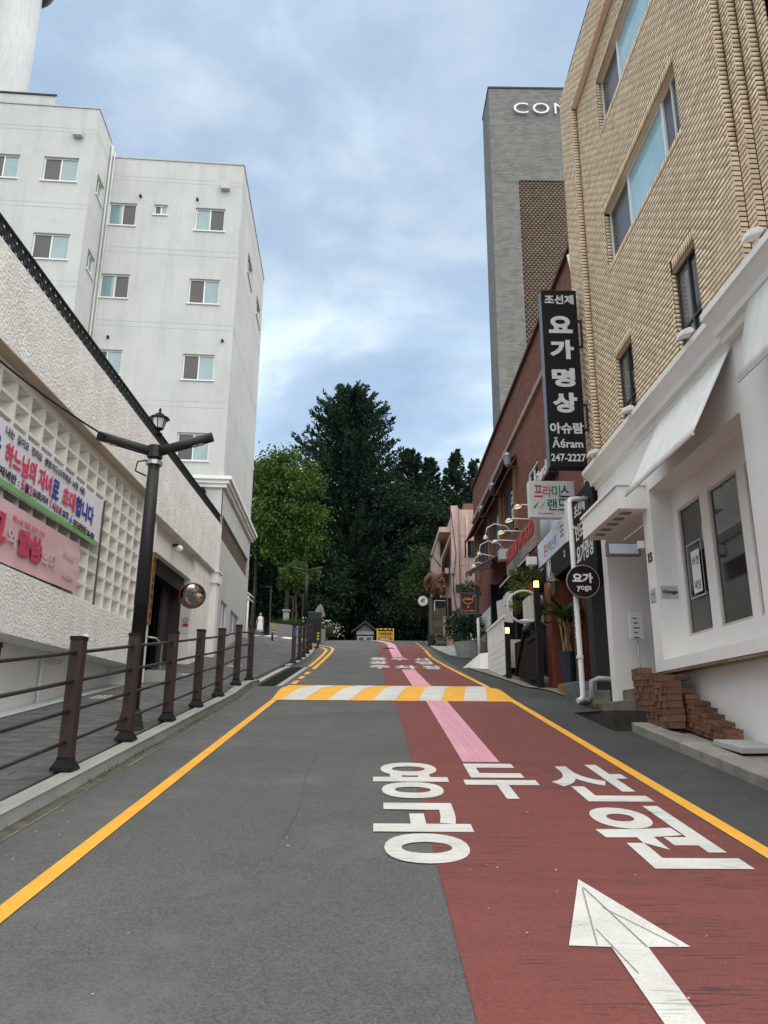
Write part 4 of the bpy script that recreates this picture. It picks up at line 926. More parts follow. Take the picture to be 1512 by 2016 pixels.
for s, zc, hh, w_, bo in (('조선제', 10.39, .22, .62, .03), ('요', 9.80, .40, .50, .05), ('가', 9.22, .44, .50, .05), ('명', 8.58, .42, .48, .05), ('상', 8.02, .44, .50, .05), ('아슈람', 7.46, .24, .68, .03), ('Āśram', 7.15, .22, .62, .02), ('247-2227', 6.83, .16, .70, .02)):
    lettering(s, WL, g1, (3.815, 14.497, zc), FX, FZ, w=w_, h=hh, bold=bo, depth=.006)
g2 = thing('wall_signboard', 'second black yoga signboard facing the road, partly behind the white canopy', 'sign', (4.2, 15.4, 4.6))
B('case', BLK, g2, (4.22, 4.42, 14.42, 16.0, 4.3, 6.40), bevel=.012)
for s, zc, hh, w_ in (('조선제', 6.05, .30, .85), ('인도', 5.58, .34, .62), ('요가명상', 5.10, .40, 1.3), ('Āśram', 4.72, .24, .85), ('247-2227', 4.45, .20, 1.1)):
    lettering(s, OFFW, g2, (4.216, 15.85-w_/2, zc), RU, UZ, w=w_, h=hh, bold=.03, depth=.004)
dpp = thing('white_downpipe', 'white plastic downpipe standing in front of the second black signboard', 'downpipe', (3.82, 14.6, prof(14.6)))
T('pipe', WPIPE, dpp, [(3.72, 14.55, 2.10), (3.80, 14.58, 2.12), (3.84, 14.6, 2.2), (3.80, 14.6, 5.9), (3.82, 14.6, 5.98), (3.95, 14.7, 6.03), (4.25, 14.8, 6.05)], .050, 10)
up_ = MB().tube([(4.36, 15.3, 6.2), (4.38, 15.3, 11.6), (4.30, 15.25, 12.0)], .05, 8).build('upper_downpipe', WPIPE, None, smooth=True); tag(up_, 'white downpipe rising behind the tall black signboard at the brick corner', 'downpipe')
for z in (2.9, 4.1, 5.4): MB().lathe([(.066, -.03), (.066, .03)], (3.825, 14.6, z), 10).build('collar', WPIPE, dpp)
yg = thing('round_yoga_sign', 'round dark brown yoga sign with pale letters on the white downpipe', 'sign', (3.9, 14.4, 4.0))
ymx = Matrix.Translation((3.91, 14.4, 4.29)) @ Matrix.Scale(.93, 4) @ Matrix.Rotation(R(90), 4, 'X')
MB().lathe([(.33, -.06), (.33, .05), (.32, .06)], (0, 0, 0), 36, ymx).build('disc', mat('brown_sign', (.016, .010, .010), .6, spec=.12), yg); MB().lathe([(.332, .04), (.345, .05), (.332, .066), (.325, .062)], (0, 0, 0), 36, ymx, caps=False).build('rim', mat('pink_rim', (.28, .22, .22), .5), yg)
lettering('요가', mat('bright_letters', (.68, .67, .65), .6), yg, (3.90, 14.342, 4.355), FX, FZ, w=.39, h=.19, bold=.05, depth=.006); lettering('yoga', mat('bright_letters', (.68, .67, .65), .6), yg, (3.92, 14.342, 4.15), FX, FZ, w=.28, bold=.02, depth=.006)
g3 = thing('box_sign', 'white box sign with colourful brushed Korean letters beside the black signboard', 'sign', (4.0, 17, 6.27))
B('case', mat('white_acrylic', (.60, .60, .585), .45, .05, 2), g3, (3.50, 4.56, 17.0, 17.22, 6.27, 7.15), bevel=.01)
cols = [('프', (.45, .02, .06)), ('라', (.55, .10, .02)), ('미', (.02, .25, .15)), ('스', (.03, .02, .12))]
for i, (s, c) in enumerate(cols): lettering(s, mat('sign_ink_%d' % i, c, .6), g3, (3.72+i*.205, 16.996, 6.90), FX, FZ, w=.20, h=.29, bold=.015, depth=.004)
for i, s in enumerate('랜드'): lettering(s, mat('sign_teal', (.01, .12, .13), .6), g3, (4.03+i*.24, 16.996, 6.58), FX, FZ, w=.22, h=.28, bold=.015, depth=.004)
lettering('Promiseland', mat('violet_ink', (.08, .07, .2), .6), g3, (3.87, 16.996, 6.37), FX, FZ, w=.34, depth=.003)
for c, x, nm in (((.02, .22, .08), 3.63, 'brush_green'), ((.62, .40, .06), 3.77, 'brush_yellow')):
    m_ = MB(); m_.poly([(x-.05, 16.993, 6.50), (x+.0, 16.993, 6.49), (x+.11, 16.993, 6.66), (x+.02, 16.993, 6.58)]); m_.build('brush_mark', mat(nm, c, .6), g3)

fb = thing('painted_block', 'low concrete block with yellow and blue-grey paint at the foot of the white downpipe', 'block', (4.1, 15.9, prof(15.9)))
B('yellow_face', mat('stained_yellow', (.20, .12, .03), .9, .4, 3, dirt=(.08, .06, .03), dirt_amt=.6), fb, (3.92, 4.5, 16.2, 16.95, 1.9, 2.52), bevel=.02); B('grey_face', mat('stained_blue_grey', (.10, .12, .13), .9, .3, 3), fb, (3.90, 4.34, 15.4, 16.195, 1.8, 2.50), bevel=.02)
# ------------------------------------------------------------------ foliage helpers
def leaf_mat(name, col, rnd=.45):
    m = mat(name, col, .75, .5, .45, rnd=rnd, spec=.25)
    nt = m.node_tree; N = nt.nodes; L = nt.links; b = N['Principled BSDF']; out = [n for n in N if n.type == 'OUTPUT_MATERIAL'][0]
    if not any(n.type == 'BSDF_TRANSLUCENT' for n in N):
        tr = N.new('ShaderNodeBsdfTranslucent'); mx = N.new('ShaderNodeMixShader'); mx.inputs[0].default_value = .25
        src = b.inputs['Base Color'].links[0].from_socket; L.new(src, tr.inputs[0]); L.new(b.outputs[0], mx.inputs[1]); L.new(tr.outputs[0], mx.inputs[2]); L.new(mx.outputs[0], out.inputs[0])
    return m
def leaves(P, D, L, W):
    """P (n,3) leaf bases, D (n,3) unit directions -> leaf-shaped quads"""
    n = len(P); r = RNG.normal(size=(n, 3)); S = np.cross(D, r); S /= np.linalg.norm(S, axis=1)[:, None]+1e-9
    L = np.broadcast_to(L, n)[:, None]; W = np.broadcast_to(W, n)[:, None]
    nrm = np.cross(D, S)
    V = np.stack([P, P+D*L*.5+S*W*.5+nrm*L*.06, P+D*L, P+D*L*.5-S*W*.5+nrm*L*.06], 1).reshape(-1, 3)
    return V, np.arange(4*n).reshape(-1, 4)
def unit(v): return v/(np.linalg.norm(v, axis=1)[:, None]+1e-9)
BARK = mat('bark', (.055, .042, .032), .95, .3, 3, .6, 12)
def spire_tree(name, label, x, y, z0, H, r, m, nb=200, nl=110, leaf=.30, up=.55, low=.10, group=None, lean=0.0, ex_=.66):
    t = thing(name, label, 'tree', (x, y, z0), group)
    tr = MB(); pts = [(x+lean*H*k/8*.2, y, z0+H*.97*k/8) for k in range(9)]; tr.tube(pts, [max(.04, r*.055*(1-k/8.3)) for k in range(9)], 8)
    PP, DD, LL = [], [], []
    for i in range(nb):
        f = low+(1-low)*(i+RNG.random())/nb
        a = RNG.random()*2*math.pi; rad = r*(1-f)**ex_*(1.05-.45*max(0, .25-f)/.25)*RNG.uniform(.62, 1.12)+.25
        tilt = up*(.25+.9*f)+RNG.uniform(-.15, .2)
        d = np.array([math.cos(a)*math.cos(tilt), math.sin(a)*math.cos(tilt), math.sin(tilt)])
        b0 = np.array([x, y, z0+H*f*.97]); n = int(nl*(.35+.65*rad/r)); s = RNG.random(n)**.7
        cur = np.outer(s, d*rad); cur[:, 2] += -.12*rad*s*s*(1-f)*2+.10*rad*s**3
        sp = (.07+.30*(1-s))*min(1.0, rad*.35+.25)
        P = b0+cur+RNG.normal(size=(n, 3))*sp[:, None]*np.array([1, 1, .55])
        D = unit(d*.95+RNG.normal(size=(n, 3))*.45+np.array([0, 0, .15]))
        PP.append(P); DD.append(D); LL.append(leaf*RNG.uniform(.6, 1.25, n))
        if i % 4 == 0: tr.tube([b0, b0+d*rad*.45, b0+d*rad*.9+np.array([0, 0, .03*rad])], [max(.025, r*.018*(1-f)), max(.02, r*.01*(1-f)), .012], 4)
    P = np.concatenate(PP); D = np.concatenate(DD); L_ = np.concatenate(LL)
    tr.build('trunk', BARK, t); V, F = leaves(P, D, L_, L_*.5); npmesh('crown', V, F, m, t)
    return t
def round_tree(name, label, x, y, z0, H, rx, rz, m, nc=70, nl=240, leaf=.26, cat='tree', group=None, trunk=True, cz=None):
    t = thing(name, label, cat, (x, y, z0), group); cz = cz if cz is not None else z0+H-rz
    if trunk:
        tr = MB(); tr.tube([(x, y, z0), (x+.1, y, z0+H*.3), (x-.1, y, cz)], [rx*.07, rx*.05, rx*.025], 8)
    PP, DD = [], []
    for i in range(nc):
        d = RNG.normal(size=3); d /= np.linalg.norm(d); q = RNG.uniform(.55, 1.0)
        c = np.array([x, y, cz])+d*np.array([rx, rx, rz])*q; n = int(nl*RNG.uniform(.5, 1.3)); s = min(rx, rz)*RNG.uniform(.13, .26)
        PP.append(c+RNG.normal(size=(n, 3))*s*np.array([1, 1, .6])); DD.append(unit(RNG.normal(size=(n, 3))*.8+d*.6+np.array([0, 0, -.15])))
        if trunk and i % 5 == 0: tr.tube([(x, y, cz-rz*.5), tuple((np.array([x, y, cz-rz*.3])+c)/2), tuple(c)], [rx*.022, rx*.014, rx*.006], 5)
    P = np.concatenate(PP); D = np.concatenate(DD); L_ = leaf*RNG.uniform(.6, 1.3, len(P))
    if trunk: tr.build('trunk', BARK, t)
    V, F = leaves(P, D, L_, L_*.55); npmesh('crown', V, F, m, t)
    return t
def shrub(par, name, c, rx, ry, rz, n, leaf, m):
    d = unit(RNG.normal(size=(n, 3))); P = np.array(c)+d*np.array([rx, ry, rz])*(RNG.random((n, 1))**.45); D = unit(d*.7+RNG.normal(size=(n, 3))*.6)
    V, F = leaves(P, D, leaf*RNG.uniform(.6, 1.3, n), leaf*.45); return npmesh(name, V, F, m, par)

# ------------------------------------------------------------------ street lamps, railings, bollards on the left
def street_lamp(label, x, y, z, H, pole_r, arm, m=DGREY):
    t = thing('street_lamp', label, 'street lamp', (x, y, z), 'two-armed street lamps')
    MB().lathe([(.19, 0), (.19, .04), (.17, .06), (.135, .22), (.12, .27), (pole_r+.02, .29)], (x, y, z-.03), 8).build('base', m, t)
    MB().lathe([(pole_r, .26), (pole_r*.96, H*.42), (pole_r*.96+.006, H*.42), (pole_r*.8, H)], (x, y, z), 10).build('pole', m, t, smooth=True)
    MB().lathe([(pole_r+.01, H-.12), (pole_r+.01, H+.06), (.03, H+.08)], (x, y, z), 10).build('joint', m, t)
    for s in (-1, 1):
        a, b = Vector((x+s*.02, y, z+H-.03)), Vector((x+s*arm, y-.05, z+H+.20))
        o = MB().tube([a, b], .072, 12).build('arm', m, t, smooth=True)
        u = (b-a).normalized()
        for k in (.70, .80): 
            p = a+(b-a)*k+Vector((0, 0, -.0735)); MB().box(-.035, .035, -.03, .03, -.004, .004, Matrix.Translation(p) @ Matrix.Rotation(-math.atan2(u.z, u.x*s)*s, 4, 'Y')).build('lamp_module', mat('led_lens', (.35, .33, .28), .3), o)
    return t
street_lamp('dark two-armed street lamp standing behind the near railing', -3.25, 10.6, left_z(-3.25, 10.6), 3.92, .098, .83)
street_lamp('distant grey two-armed street lamp beside the planter', -4.28, 46.3, 6.7, 4.1, .10, .97)
cb = MB(); p0, p1 = Vector((-3.9, 10.6, 5.62)), Vector((-5.22, 8.0, 6.35))
cb.tube([p0.lerp(p1, k/12)+Vector((0, 0, -.10*math.sin(math.pi*k/12))) for k in range(13)], .014, 6); cb.tube([(-3.3, 10.55, 5.38), (-3.6, 10.5, 5.46), p0], .012, 6)
tag(cb.build('overhead_cable', BLACKM, None, smooth=True), 'black cable running from the street lamp to the podium wall', 'cable')
cl_ = thing('cable_clamp', 'small steel clamp and black loop under the lamp head', 'bracket', (-3.32, 10.55, 5.3))
MB().lathe([(.115, 5.24), (.115, 5.30)], (-3.25, 10.6, 0), 10).build('band', GALV, cl_); T('loop', BLACKM, cl_, [(-3.34, 10.55, 5.3), (-3.46, 10.5, 5.26), (-3.48, 10.5, 5.12), (-3.33, 10.55, 5.06)], .012, 6)
postm = MB().box(-.062, .062, -.062, .062, .05, 1.235).mesh('post', BROWNW)
capm = MB(); capm.box(-.068, .068, -.068, .068, 1.236, 1.275); capm = capm.mesh('cap', BLACKM)
basm = MB().lathe([(.15, 0), (.15, .03), (.095, .10), (.095, .125)], (0, 0, 0), 4).mesh('base', BLACKM)
def railing(label, pts, hz, first=None, rails=(.27, .56, .84, 1.12)):
    t = thing('railing', label, 'railing', (pts[0][0], pts[0][1], hz(*pts[0])))
    for p in pts:
        mx_ = Matrix.Translation((*p, hz(*p))); o = inst('post', postm, mx_, t); inst('cap', capm, mx_, o); inst('base', basm, mx_, o)
    for a, b in zip(pts, pts[1:]):
        for h in rails: MB().tube([(*a, hz(*a)+h), (*b, hz(*b)+h)], .019, 8).build('rail', mat('dark_rail', (.02, .017, .016), .4), t, smooth=True)
    return t
kz = lambda x, y: road_z(y)+.13
railing('near dark brown post-and-rail fence along the left kerb', [(-2.97, y) for y in (4.2, 6.0, 7.78, 9.58, 11.38, 13.15, 14.91, 16.72, 18.45)], kz)
railing('farther dark brown fence curving round the pavement corner', [(-2.76, 26.0), (-2.74, 27.8), (-2.78, 29.8), (-2.86, 32.3), (-2.98, 35.3), (-3.2, 37.4)], kz)
STRY, STRK, STRB = mat('reflective_yellow', (.75, .42, .02), .5), mat('rubber_black', (.015, .015, .015), .7), mat('bollard_blue', (.03, .04, .16), .5)
for lab, x, y in (('striped flexible bollard standing alone on the left pavement', -4.83, 36.0), ('striped bollard half hidden behind the farther fence', -2.78, 36.9)):
    b = thing('bollard', lab, 'bollard', (x, y, left_z(x, y)-.02), 'striped bollards at the side street'); z = left_z(x, y)-.02
    MB().lathe([(.09, 0), (.09, .03), (.05, .04)], (x, y, z), 12).build('foot', STRK, b)
    for i, (h0, h1, m_) in enumerate(((.03, .22, DGREY), (.22, .40, STRB), (.40, .48, STRY), (.48, .54, STRK), (.54, .62, STRY), (.62, .67, STRK), (.67, .74, STRY))):
        MB().lathe([(.055, h0), (.055, h1)], (x, y, z), 12).build('band', m_, b)
bp_ = thing('blue_post', 'slim post with a blue panel at the start of the farther fence', 'post', (-2.70, 25.7, kz(0, 25.7)))
B('post', BROWNW, bp_, (-2.74, -2.66, 25.62, 25.70, kz(0, 25.7), kz(0, 25.7)+1.2)); B('panel', STRB, bp_, (-2.75, -2.65, 25.60, 25.618, kz(0, 25.7)+.85, kz(0, 25.7)+1.15))
cab = thing('control_cabinet', 'dark ribbed control cabinet behind the farther fence', 'cabinet', (-3.5, 42.6, 5.9))
B('case', DGREY, cab, (-3.75, -3.05, 42.2, 42.7, 6.0, 7.65)); [B('rib', BLACKM, cab, (-3.72+i*.1, -3.68+i*.1, 42.18, 42.199, 6.1, 7.3)) for i in range(7)]; B('top_strip', mat('faded_blue', (.05, .12, .25), .6), cab, (-3.77, -3.03, 42.18, 42.72, 7.651, 7.70))

# ------------------------------------------------------------------ red brick house with the church and shop signs
RBK = mat('red_brick_wall', (.18, .062, .040), .9, .2, 3, .3, 30, dirt=(.12, .045, .032), dirt_amt=.5, brick=(.21, .07, .45))
MAR = mat('maroon_canvas', (.065, .012, .014), .85, .2, 2); WOODP = mat('ochre_post', (.20, .105, .035), .8, .3, 4, stretch=(1, 1, .2))
rh = thing('red_brick_house', 'dark red brick house with maroon awnings and shop signs beyond the brick building', 'building', (5, 26, prof(26)))
RWH = [(26.3, 28.5, 8.55, 10.3), (29.7, 31.6, 8.6, 10.4), (32.9, 35.4, 8.7, 10.5), (22.25, 23.8, 8.95, 9.6)]
m_ = wall(MB(), (4.90, 0, 0), RU, UZ, -15.4, 13.45, [(-b, -a, c, d) for a, b, c, d in RWH], .12, -37.9, 2)
m_.quad((4.9, 37.9, 2), (4.9, 37.9, 13.45), (14, 37.9, 13.45), (14, 37.9, 2)); m_.quad((4.9, 37.9, 13.45), (4.9, 15.4, 13.45), (14, 15.4, 13.45), (14, 37.9, 13.45)); m_.quad((14, 15.4, 2), (4.9, 15.4, 2), (4.9, 15.4, 13.45), (14, 15.4, 13.45))
m_.build('wall', RBK, rh)
B('coping', mat('coping', (.07, .03, .025), .8), rh, (4.80, 5.2, 15.38, 38.0, 13.46, 13.56)); B('string_course', mat('pale_course', (.30, .23, .17), .9, .2, 3), rh, (4.80, 4.898, 15.4, 37.9, 11.62, 11.80))
for a, b, c, d in RWH[:3]: rwin(rh, 4.90, a, b, c, d, panes=4, mats=(PANE_B, glass_mat('blue_grey_pane', (.06, .085, .10), .1)), fm=mat('grey_green_frame', (.10, .12, .12), .5), inset=.05, sill=False, fr=.07)
rwin(rh, 4.90, *RWH[3], panes=2, mats=(PANE_B,), inset=.03, fr=.08)
for y in (25.95, 29.1, 32.25, 35.9): B('post', WOODP, rh, (4.80, 4.899, y-.16, y+.16, 8.3, 10.6))
for y, s in ((27.0, '교회'), (30.4, '예배')): 
    for i, ch in enumerate(s): lettering(ch, OFFW, rh, (4.93, y, 9.75-i*.62), RU, UZ, w=.42, h=.5, bold=.03, depth=.004)
lettering('Church', OFFW, rh, (4.62, 20.6, 8.55), RU, UZ, w=1.6, h=.38, bold=.02, depth=.03)
B('letter_rail', DGREY, rh, (4.62, 4.899, 19.7, 21.5, 8.28, 8.34))
# ground floor frontage
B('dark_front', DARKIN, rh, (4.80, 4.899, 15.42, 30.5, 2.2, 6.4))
for a, b in ((17.7, 18.25), (16.0, 16.75)): B('red_panel', mat('red_timber', (.13, .028, .014), .6, .25, 3, stretch=(3, 3, .2)), rh, (4.02 if a > 17 else 4.5, 4.78, a, b, 2.45, 4.95), bevel=.01)
B('black_jamb', mat('blue_black', (.012, .014, .018), .5), rh, (4.35, 4.79, 15.42, 15.85, 2.1, 5.1)); B('inner_wall', mat('maroon_wall', (.05, .02, .016), .8), rh, (4.795, 4.799, 16.75, 17.7, 2.4, 5.0))
for y in (24.4, 29.6): B('black_column', BLACKM, rh, (4.45, 4.79, y, y+.3, 3.3, 7.0))
B('shop_glass', PANE_B, rh, (4.70, 4.72, 24.75, 29.5, 3.8, 7.0))
B('white_band', W_SMOOTH, rh, (4.60, 4.79, 29.95, 37.9, 5.6, 6.35)); [B('shutter_slat', mat('ivory_shutter', (.42, .38, .32), .7), rh, (4.70+.01*(i % 2), 4.78, 30.1, 37.5, 4.0+i*.1, 4.085+i*.1)) for i in range(16)]
awning('maroon_awning', 'upper maroon awning above the church windows', 25.6, 37.6, 4.88, 10.95, 4.40, 10.55, MAR, DGREY, .16)
awning('maroon_awning', 'lower maroon awning with scalloped edge above the shutter', 24.9, 32.4, 4.88, 7.65, 3.80, 6.98, mat('brown_canvas', (.060, .020, .014), .85, .2, 2), DGREY, .20, slope=.135)
# lanterns under the upper awning and lamps on arms
for i, y in enumerate((25.5, 29.0, 32.3)):
    t = thing('wall_lantern', ['grey glass wall lantern nearest on the red brick house', 'grey glass wall lantern second along the red brick house', 'grey glass wall lantern farthest along the red brick house'][i], 'lantern', (4.6, y, 10.5), 'wall lanterns under the maroon awning')
    MB().lathe([(.05, -.32), (.12, -.25), (.15, .05), (.17, .08), (.08, .18), (.02, .24)], (4.55, y, 10.75), 10).build('body', mat('grey_lantern', (.20, .22, .24), .3), t); B('arm', DGREY, t, (4.5, 4.899, y-.02, y+.02, 10.38, 10.43))
WARM = mat('warm_bulb', (.7, .55, .25), .4, emit=(1.0, .72, .25), estr=.35)
def arm_lamp(label, x, y, z, x1, lit):
    t = thing('arm_lamp', label, 'lamp', (x, y, z), 'lamps on long arms above the shop signs')
    T('arm', WPIPE, t, [(x1, y, z+.03), (x+.1, y, z+.05)], .018, 6)
    mx_ = Matrix.Translation((x, y, z)) @ Euler((0, R(-18), 0)).to_matrix().to_4x4()
    MB().lathe([(.125, -.04), (.11, .0), (.05, .045), (.02, .06)], (0, 0, 0), 12, mx_ @ Matrix.Diagonal((1, .7, 1, 1))).build('shade', WPIPE, t, smooth=True)
    MB().lathe([(.001, -.058), (.075, -.05), (.10, -.042)], (0, 0, 0), 12, mx_ @ Matrix.Diagonal((1, .7, 1, 1))).build('bulb', WARM if lit else WPIPE, t)
for i, y in enumerate((19.5, 20.9, 22.3, 23.5)): arm_lamp(['lit arm lamp beside the white box sign', 'lit arm lamp second along the red lettered sign', 'lit arm lamp third along the red lettered sign', 'arm lamp farthest along the red lettered sign'][i], 3.70, y, 7.25, 4.5, i < 3)
for i, (y, z) in enumerate(((26.6, 8.15), (28.4, 7.95), (30.0, 7.8), (31.4, 7.75))):
    t = thing('gooseneck_lamp', ['white gooseneck lamp nearest before the church windows', 'white gooseneck lamp second before the church windows', 'white gooseneck lamp third before the church windows', 'white gooseneck lamp farthest, over the lower awning'][i], 'lamp', (4.2, y, z), 'gooseneck lamps in front of the church windows')
    T('neck', WPIPE, t, [(4.88, y, z+.1), (4.6, y, z+.42), (4.2, y, z+.50), (3.92, y, z+.34), (3.86, y, z+.08)], .022, 6); MB().lathe([(.09, -.07), (.085, .0), (.035, .08)], (3.86, y, z), 10).build('shade', WPIPE, t)
# lettered sign panels; print too small to read is set as rows of strokes
def print_marks(par, m, x, y0, y1, z, h, n):
    mb = MB(); w = (y1-y0)/n
    for i in range(n):
        y = y0+i*w; a = .75*w
        mb.box(x-.004, x, y, y+a, z+h*.3, z+h*.5); mb.box(x-.004, x, y+a*.15, y+a*.4, z-h*.5, z+h*.28); mb.box(x-.004, x, y+a*.55, y+a, z-h*.4, z-h*.15)
    o = mb.build('print', m, par, kind='stuff'); return o
hs = thing('red_lettered_sign', 'grey sign panel with tall red letters above a white valance', 'sign', (4.2, 22, 6.4))
B('panel', mat('grey_beige_panel', (.22, .19, .165), .8, .2, 3), hs, (4.20, 4.3, 19.6, 24.45, 6.30, 7.12)); lettering('HOLLYWOOD', mat('red_letters', (.33, .012, .015), .5), hs, (4.19, 22.1, 6.86), RU, UZ, w=4.4, h=.44, bold=.06, depth=.03)
print_marks(hs, mat('green_letters', (.02, .10, .06), .5), 4.199, 21.9, 23.3, 6.47, .2, 6); print_marks(hs, mat('gold_letters', (.45, .22, .06), .5), 4.199, 19.8, 20.6, 6.6, .24, 4)
B('sign_box', SILV, hs, (4.0, 4.4, 24.46, 24.9, 6.9, 7.25))
awning('white_valance', 'dirty white canvas strip below the red lettered sign', 19.7, 24.6, 4.35, 6.42, 3.98, 6.05, mat('dirty_canvas', (.42, .39, .35), .9, .2, 2), DGREY, .1)
wb = thing('white_banner_sign', 'white sign panel with small coloured print above the black fascia', 'sign', (4.2, 18, 5.6))
B('panel', mat('white_blue_panel', (.54, .56, .62), .6, .04, 2), wb, (4.20, 4.42, 16.5, 19.6, 5.60, 6.22)); B('side_box', WFRAME, wb, (4.18, 4.44, 16.3, 16.49, 5.56, 6.5))
for i, (s, c) in enumerate((('프', (.45, .03, .05)), ('라', (.3, .3, .05)), ('미', (.03, .25, .1)), ('스', (.1, .3, .6)), ('랜드', (.1, .35, .7)))): lettering(s, mat('panel_ink_%d' % i, c, .6), wb, (4.196, 18.75-i*.28, 5.88), RU, UZ, w=.24, h=.28, bold=.01, depth=.003)
for i in range(3): print_marks(wb, INK, 4.199, 16.8, 17.1, 6.05-i*.11, .06, 4)
wb2 = sign_plate('white_back_panel', 'bluish white sign panel higher up behind the box sign', 'sign', (4.60, 19.9, 6.95), RU, UZ, 2.6, .75, mat('white_blue_panel', (.54, .56, .62), .6), .05)
fs = thing('black_fascia_sign', 'black fascia sign with a white oval emblem over the shop entrance', 'sign', (4.2, 18, 5.0))
B('case', mat('slate_black', (.010, .012, .015), .6, .1, 2, spec=.12), fs, (4.18, 4.79, 16.2, 19.9, 5.02, 5.57), bevel=.01)
MB().lathe([(.001, 0), (.16, 0), (.16, .006), (.001, .006)], (0, 0, 0), 20, Matrix.Translation((4.179, 18.35, 5.32)) @ Matrix.Rotation(R(-90), 4, 'Y') @ Matrix.Diagonal((1.25, .8, 1, 1))).build('emblem', OFFW, fs)
ebx = MB()
for a, b, c, d in ((18.12, 18.58, 5.52, 5.535), (18.12, 18.58, 5.10, 5.115), (18.12, 18.135, 5.115, 5.52), (18.565, 18.58, 5.115, 5.52)): ebx.box(4.172, 4.179, a, b, c, d)
ebx.build('emblem_frame', OFFW, fs); print_marks(fs, OFFW, 4.179, 19.0, 19.85, 5.45, .09, 9); print_marks(fs, OFFW, 4.179, 16.68, 16.82, 5.36, .15, 2)
fl = thing('flood_box', 'small white flood light on the end of the black fascia', 'lamp', (4.0, 19.7, 5.6)); B('housing', WFRAME, fl, (3.9, 4.15, 19.5, 19.72, 5.68, 5.9), bevel=.02); B('stem', WFRAME, fl, (4.0, 4.05, 19.6, 19.64, 5.571, 5.68))

# ------------------------------------------------------------------ yard furniture before the red house
DWD = mat('dark_timber', (.014, .010, .009), .7, .3, 4, stretch=(2, 2, .3), spec=.15); GLOWY = mat('yellow_lamp_glass', (.8, .55, .1), .4, emit=(1, .70, .08), estr=2.2)
def lamp_post(label, x, y, z0, z1):
    t = thing('lamp_post', label, 'lamp post', (x, y, z0), 'black posts with yellow lamps'); B('post', BLACKM, t, (x-.065, x+.065, y-.065, y+.065, z0-.1, z1)); B('cap', BLACKM, t, (x-.07, x+.07, y-.07, y+.07, z1+.15, z1+.165))
    B('lamp', GLOWY, t, (x-.05, x+.05, y-.05, y+.05, z1+.001, z1+.149), bevel=.01); return t
lamp_post('tall black post with a glowing yellow lamp beside the air conditioner', 3.76, 17.9, prof(17.9)+.03, 4.80)
lamp_post('short dark post with a glowing yellow lamp by the white stair', 3.62, 21.35, prof(21.3)+.03, 4.13)
gt = thing('timber_gate', 'dark timber gate with diagonal brace between the two lamp posts', 'gate', (3.78, 19.6, prof(19.6)))
for i in range(15):
    y = 18.2+i*.2; B('gate_board', DWD, gt, (3.78, 3.81, y, y+.185, prof(y)+.12, 3.75+.03*(y-18)))
MB().tube([(3.76, 21.0, prof(21)+.15), (3.76, 19.6, 4.0)], .05, 4).build('brace', DWD, gt); B('rail', DWD, gt, (3.74, 3.779, 18.1, 19.4, 3.66, 3.76), (3.74, 3.779, 18.1, 19.4, prof(18.8)+.18, prof(18.8)+.28))
ac = thing('air_conditioner', 'white air conditioner outdoor unit wrapped by a looped white hose', 'air conditioner', (4.1, 19.5, 4.1))
B('case', mat('ac_white', (.50, .49, .46), .6), ac, (3.80, 4.15, 19.0, 19.9, 4.13, 4.80), bevel=.02); B('grille', DGREY, ac, (3.9, 4.05, 18.985, 18.999, 4.62, 4.66)); B('stand', DGREY, ac, (3.78, 4.2, 18.95, 19.95, 4.05, 4.12), (4.1, 4.16, 19.0, 19.06, 2.9, 4.05), (4.1, 4.16, 19.8, 19.86, 2.9, 4.05))
T('hose', mat('hose_white', (.52, .51, .48), .6), ac, [(3.66+.42*math.cos(a), 18.92, 4.50+.40*math.sin(a)) for a in [k*math.pi/12 for k in range(-2, 22)]] + [(3.5, 18.7, 4.12), (3.75, 18.4, 4.08), (4.0, 18.3, 4.14)], .03, 8)
fp = thing('flower_pot', 'terracotta flower pot standing on the air conditioner', 'flower pot', (4.0, 19.2, 4.8)); MB().lathe([(.11, 4.81), (.16, 5.08), (.175, 5.08), (.175, 5.12), (.14, 5.12)], (4.0, 19.25, 0), 14).build('pot', mat('terracotta', (.26, .08, .035), .85), fp)
LFY = leaf_mat('yellow_green_leaf', (.10, .12, .02)); LFG = leaf_mat('mid_green_leaf', (.045, .07, .018)); LFD = leaf_mat('dark_green_leaf', (.016, .032, .014))
shrub(fp, 'foliage', (4.0, 19.25, 5.3), .3, .4, .25, 300, .10, LFG)
nt2 = thing('small_tree', 'wispy small tree with yellow-green leaves before the dark shop front', 'tree', (4.2, 20.6, prof(20.6))); T('trunk', BARK, nt2, [(4.25, 20.6, 3.0), (4.2, 20.7, 4.4), (4.05, 20.9, 5.3), (3.9, 21.0, 5.8)], [.05, .04, .025, .01])
for c, r_ in (((4.0, 20.3, 5.15), .42), ((4.0, 21.2, 5.45), .38), ((4.1, 21.9, 4.95), .4), ((3.9, 20.9, 5.75), .25)): shrub(nt2, 'foliage', c, r_, r_*1.2, r_*.4, 260, .09, LFY)
cl2 = thing('white_cloth', 'white canvas sheet hanging over the stair railing', 'cloth', (3.9, 24, 4.6))
v = []; f = []
for j in range(9):
    for i in range(17): v.append((3.98+.03*math.sin(i*1.1)+.04*(j/8)*math.sin(i*.7), 22.4+i*.16+(8-j)/8*0, 4.78+j*.10-.22*((8-j)/8)*abs(i-9)/9))
for j in range(8):
    for i in range(16): a = j*17+i; f.append((a, a+1, a+18, a+17))
npmesh('sheet', np.array(v), np.array(f), mat('cloth_white', (.50, .48, .45), .9, .1, 3), cl2, smooth=True)
wst = thing('white_stair', 'white boarded stair with a slatted handrail up to the red house', 'stair', (3.6, 23.5, prof(23.5)))
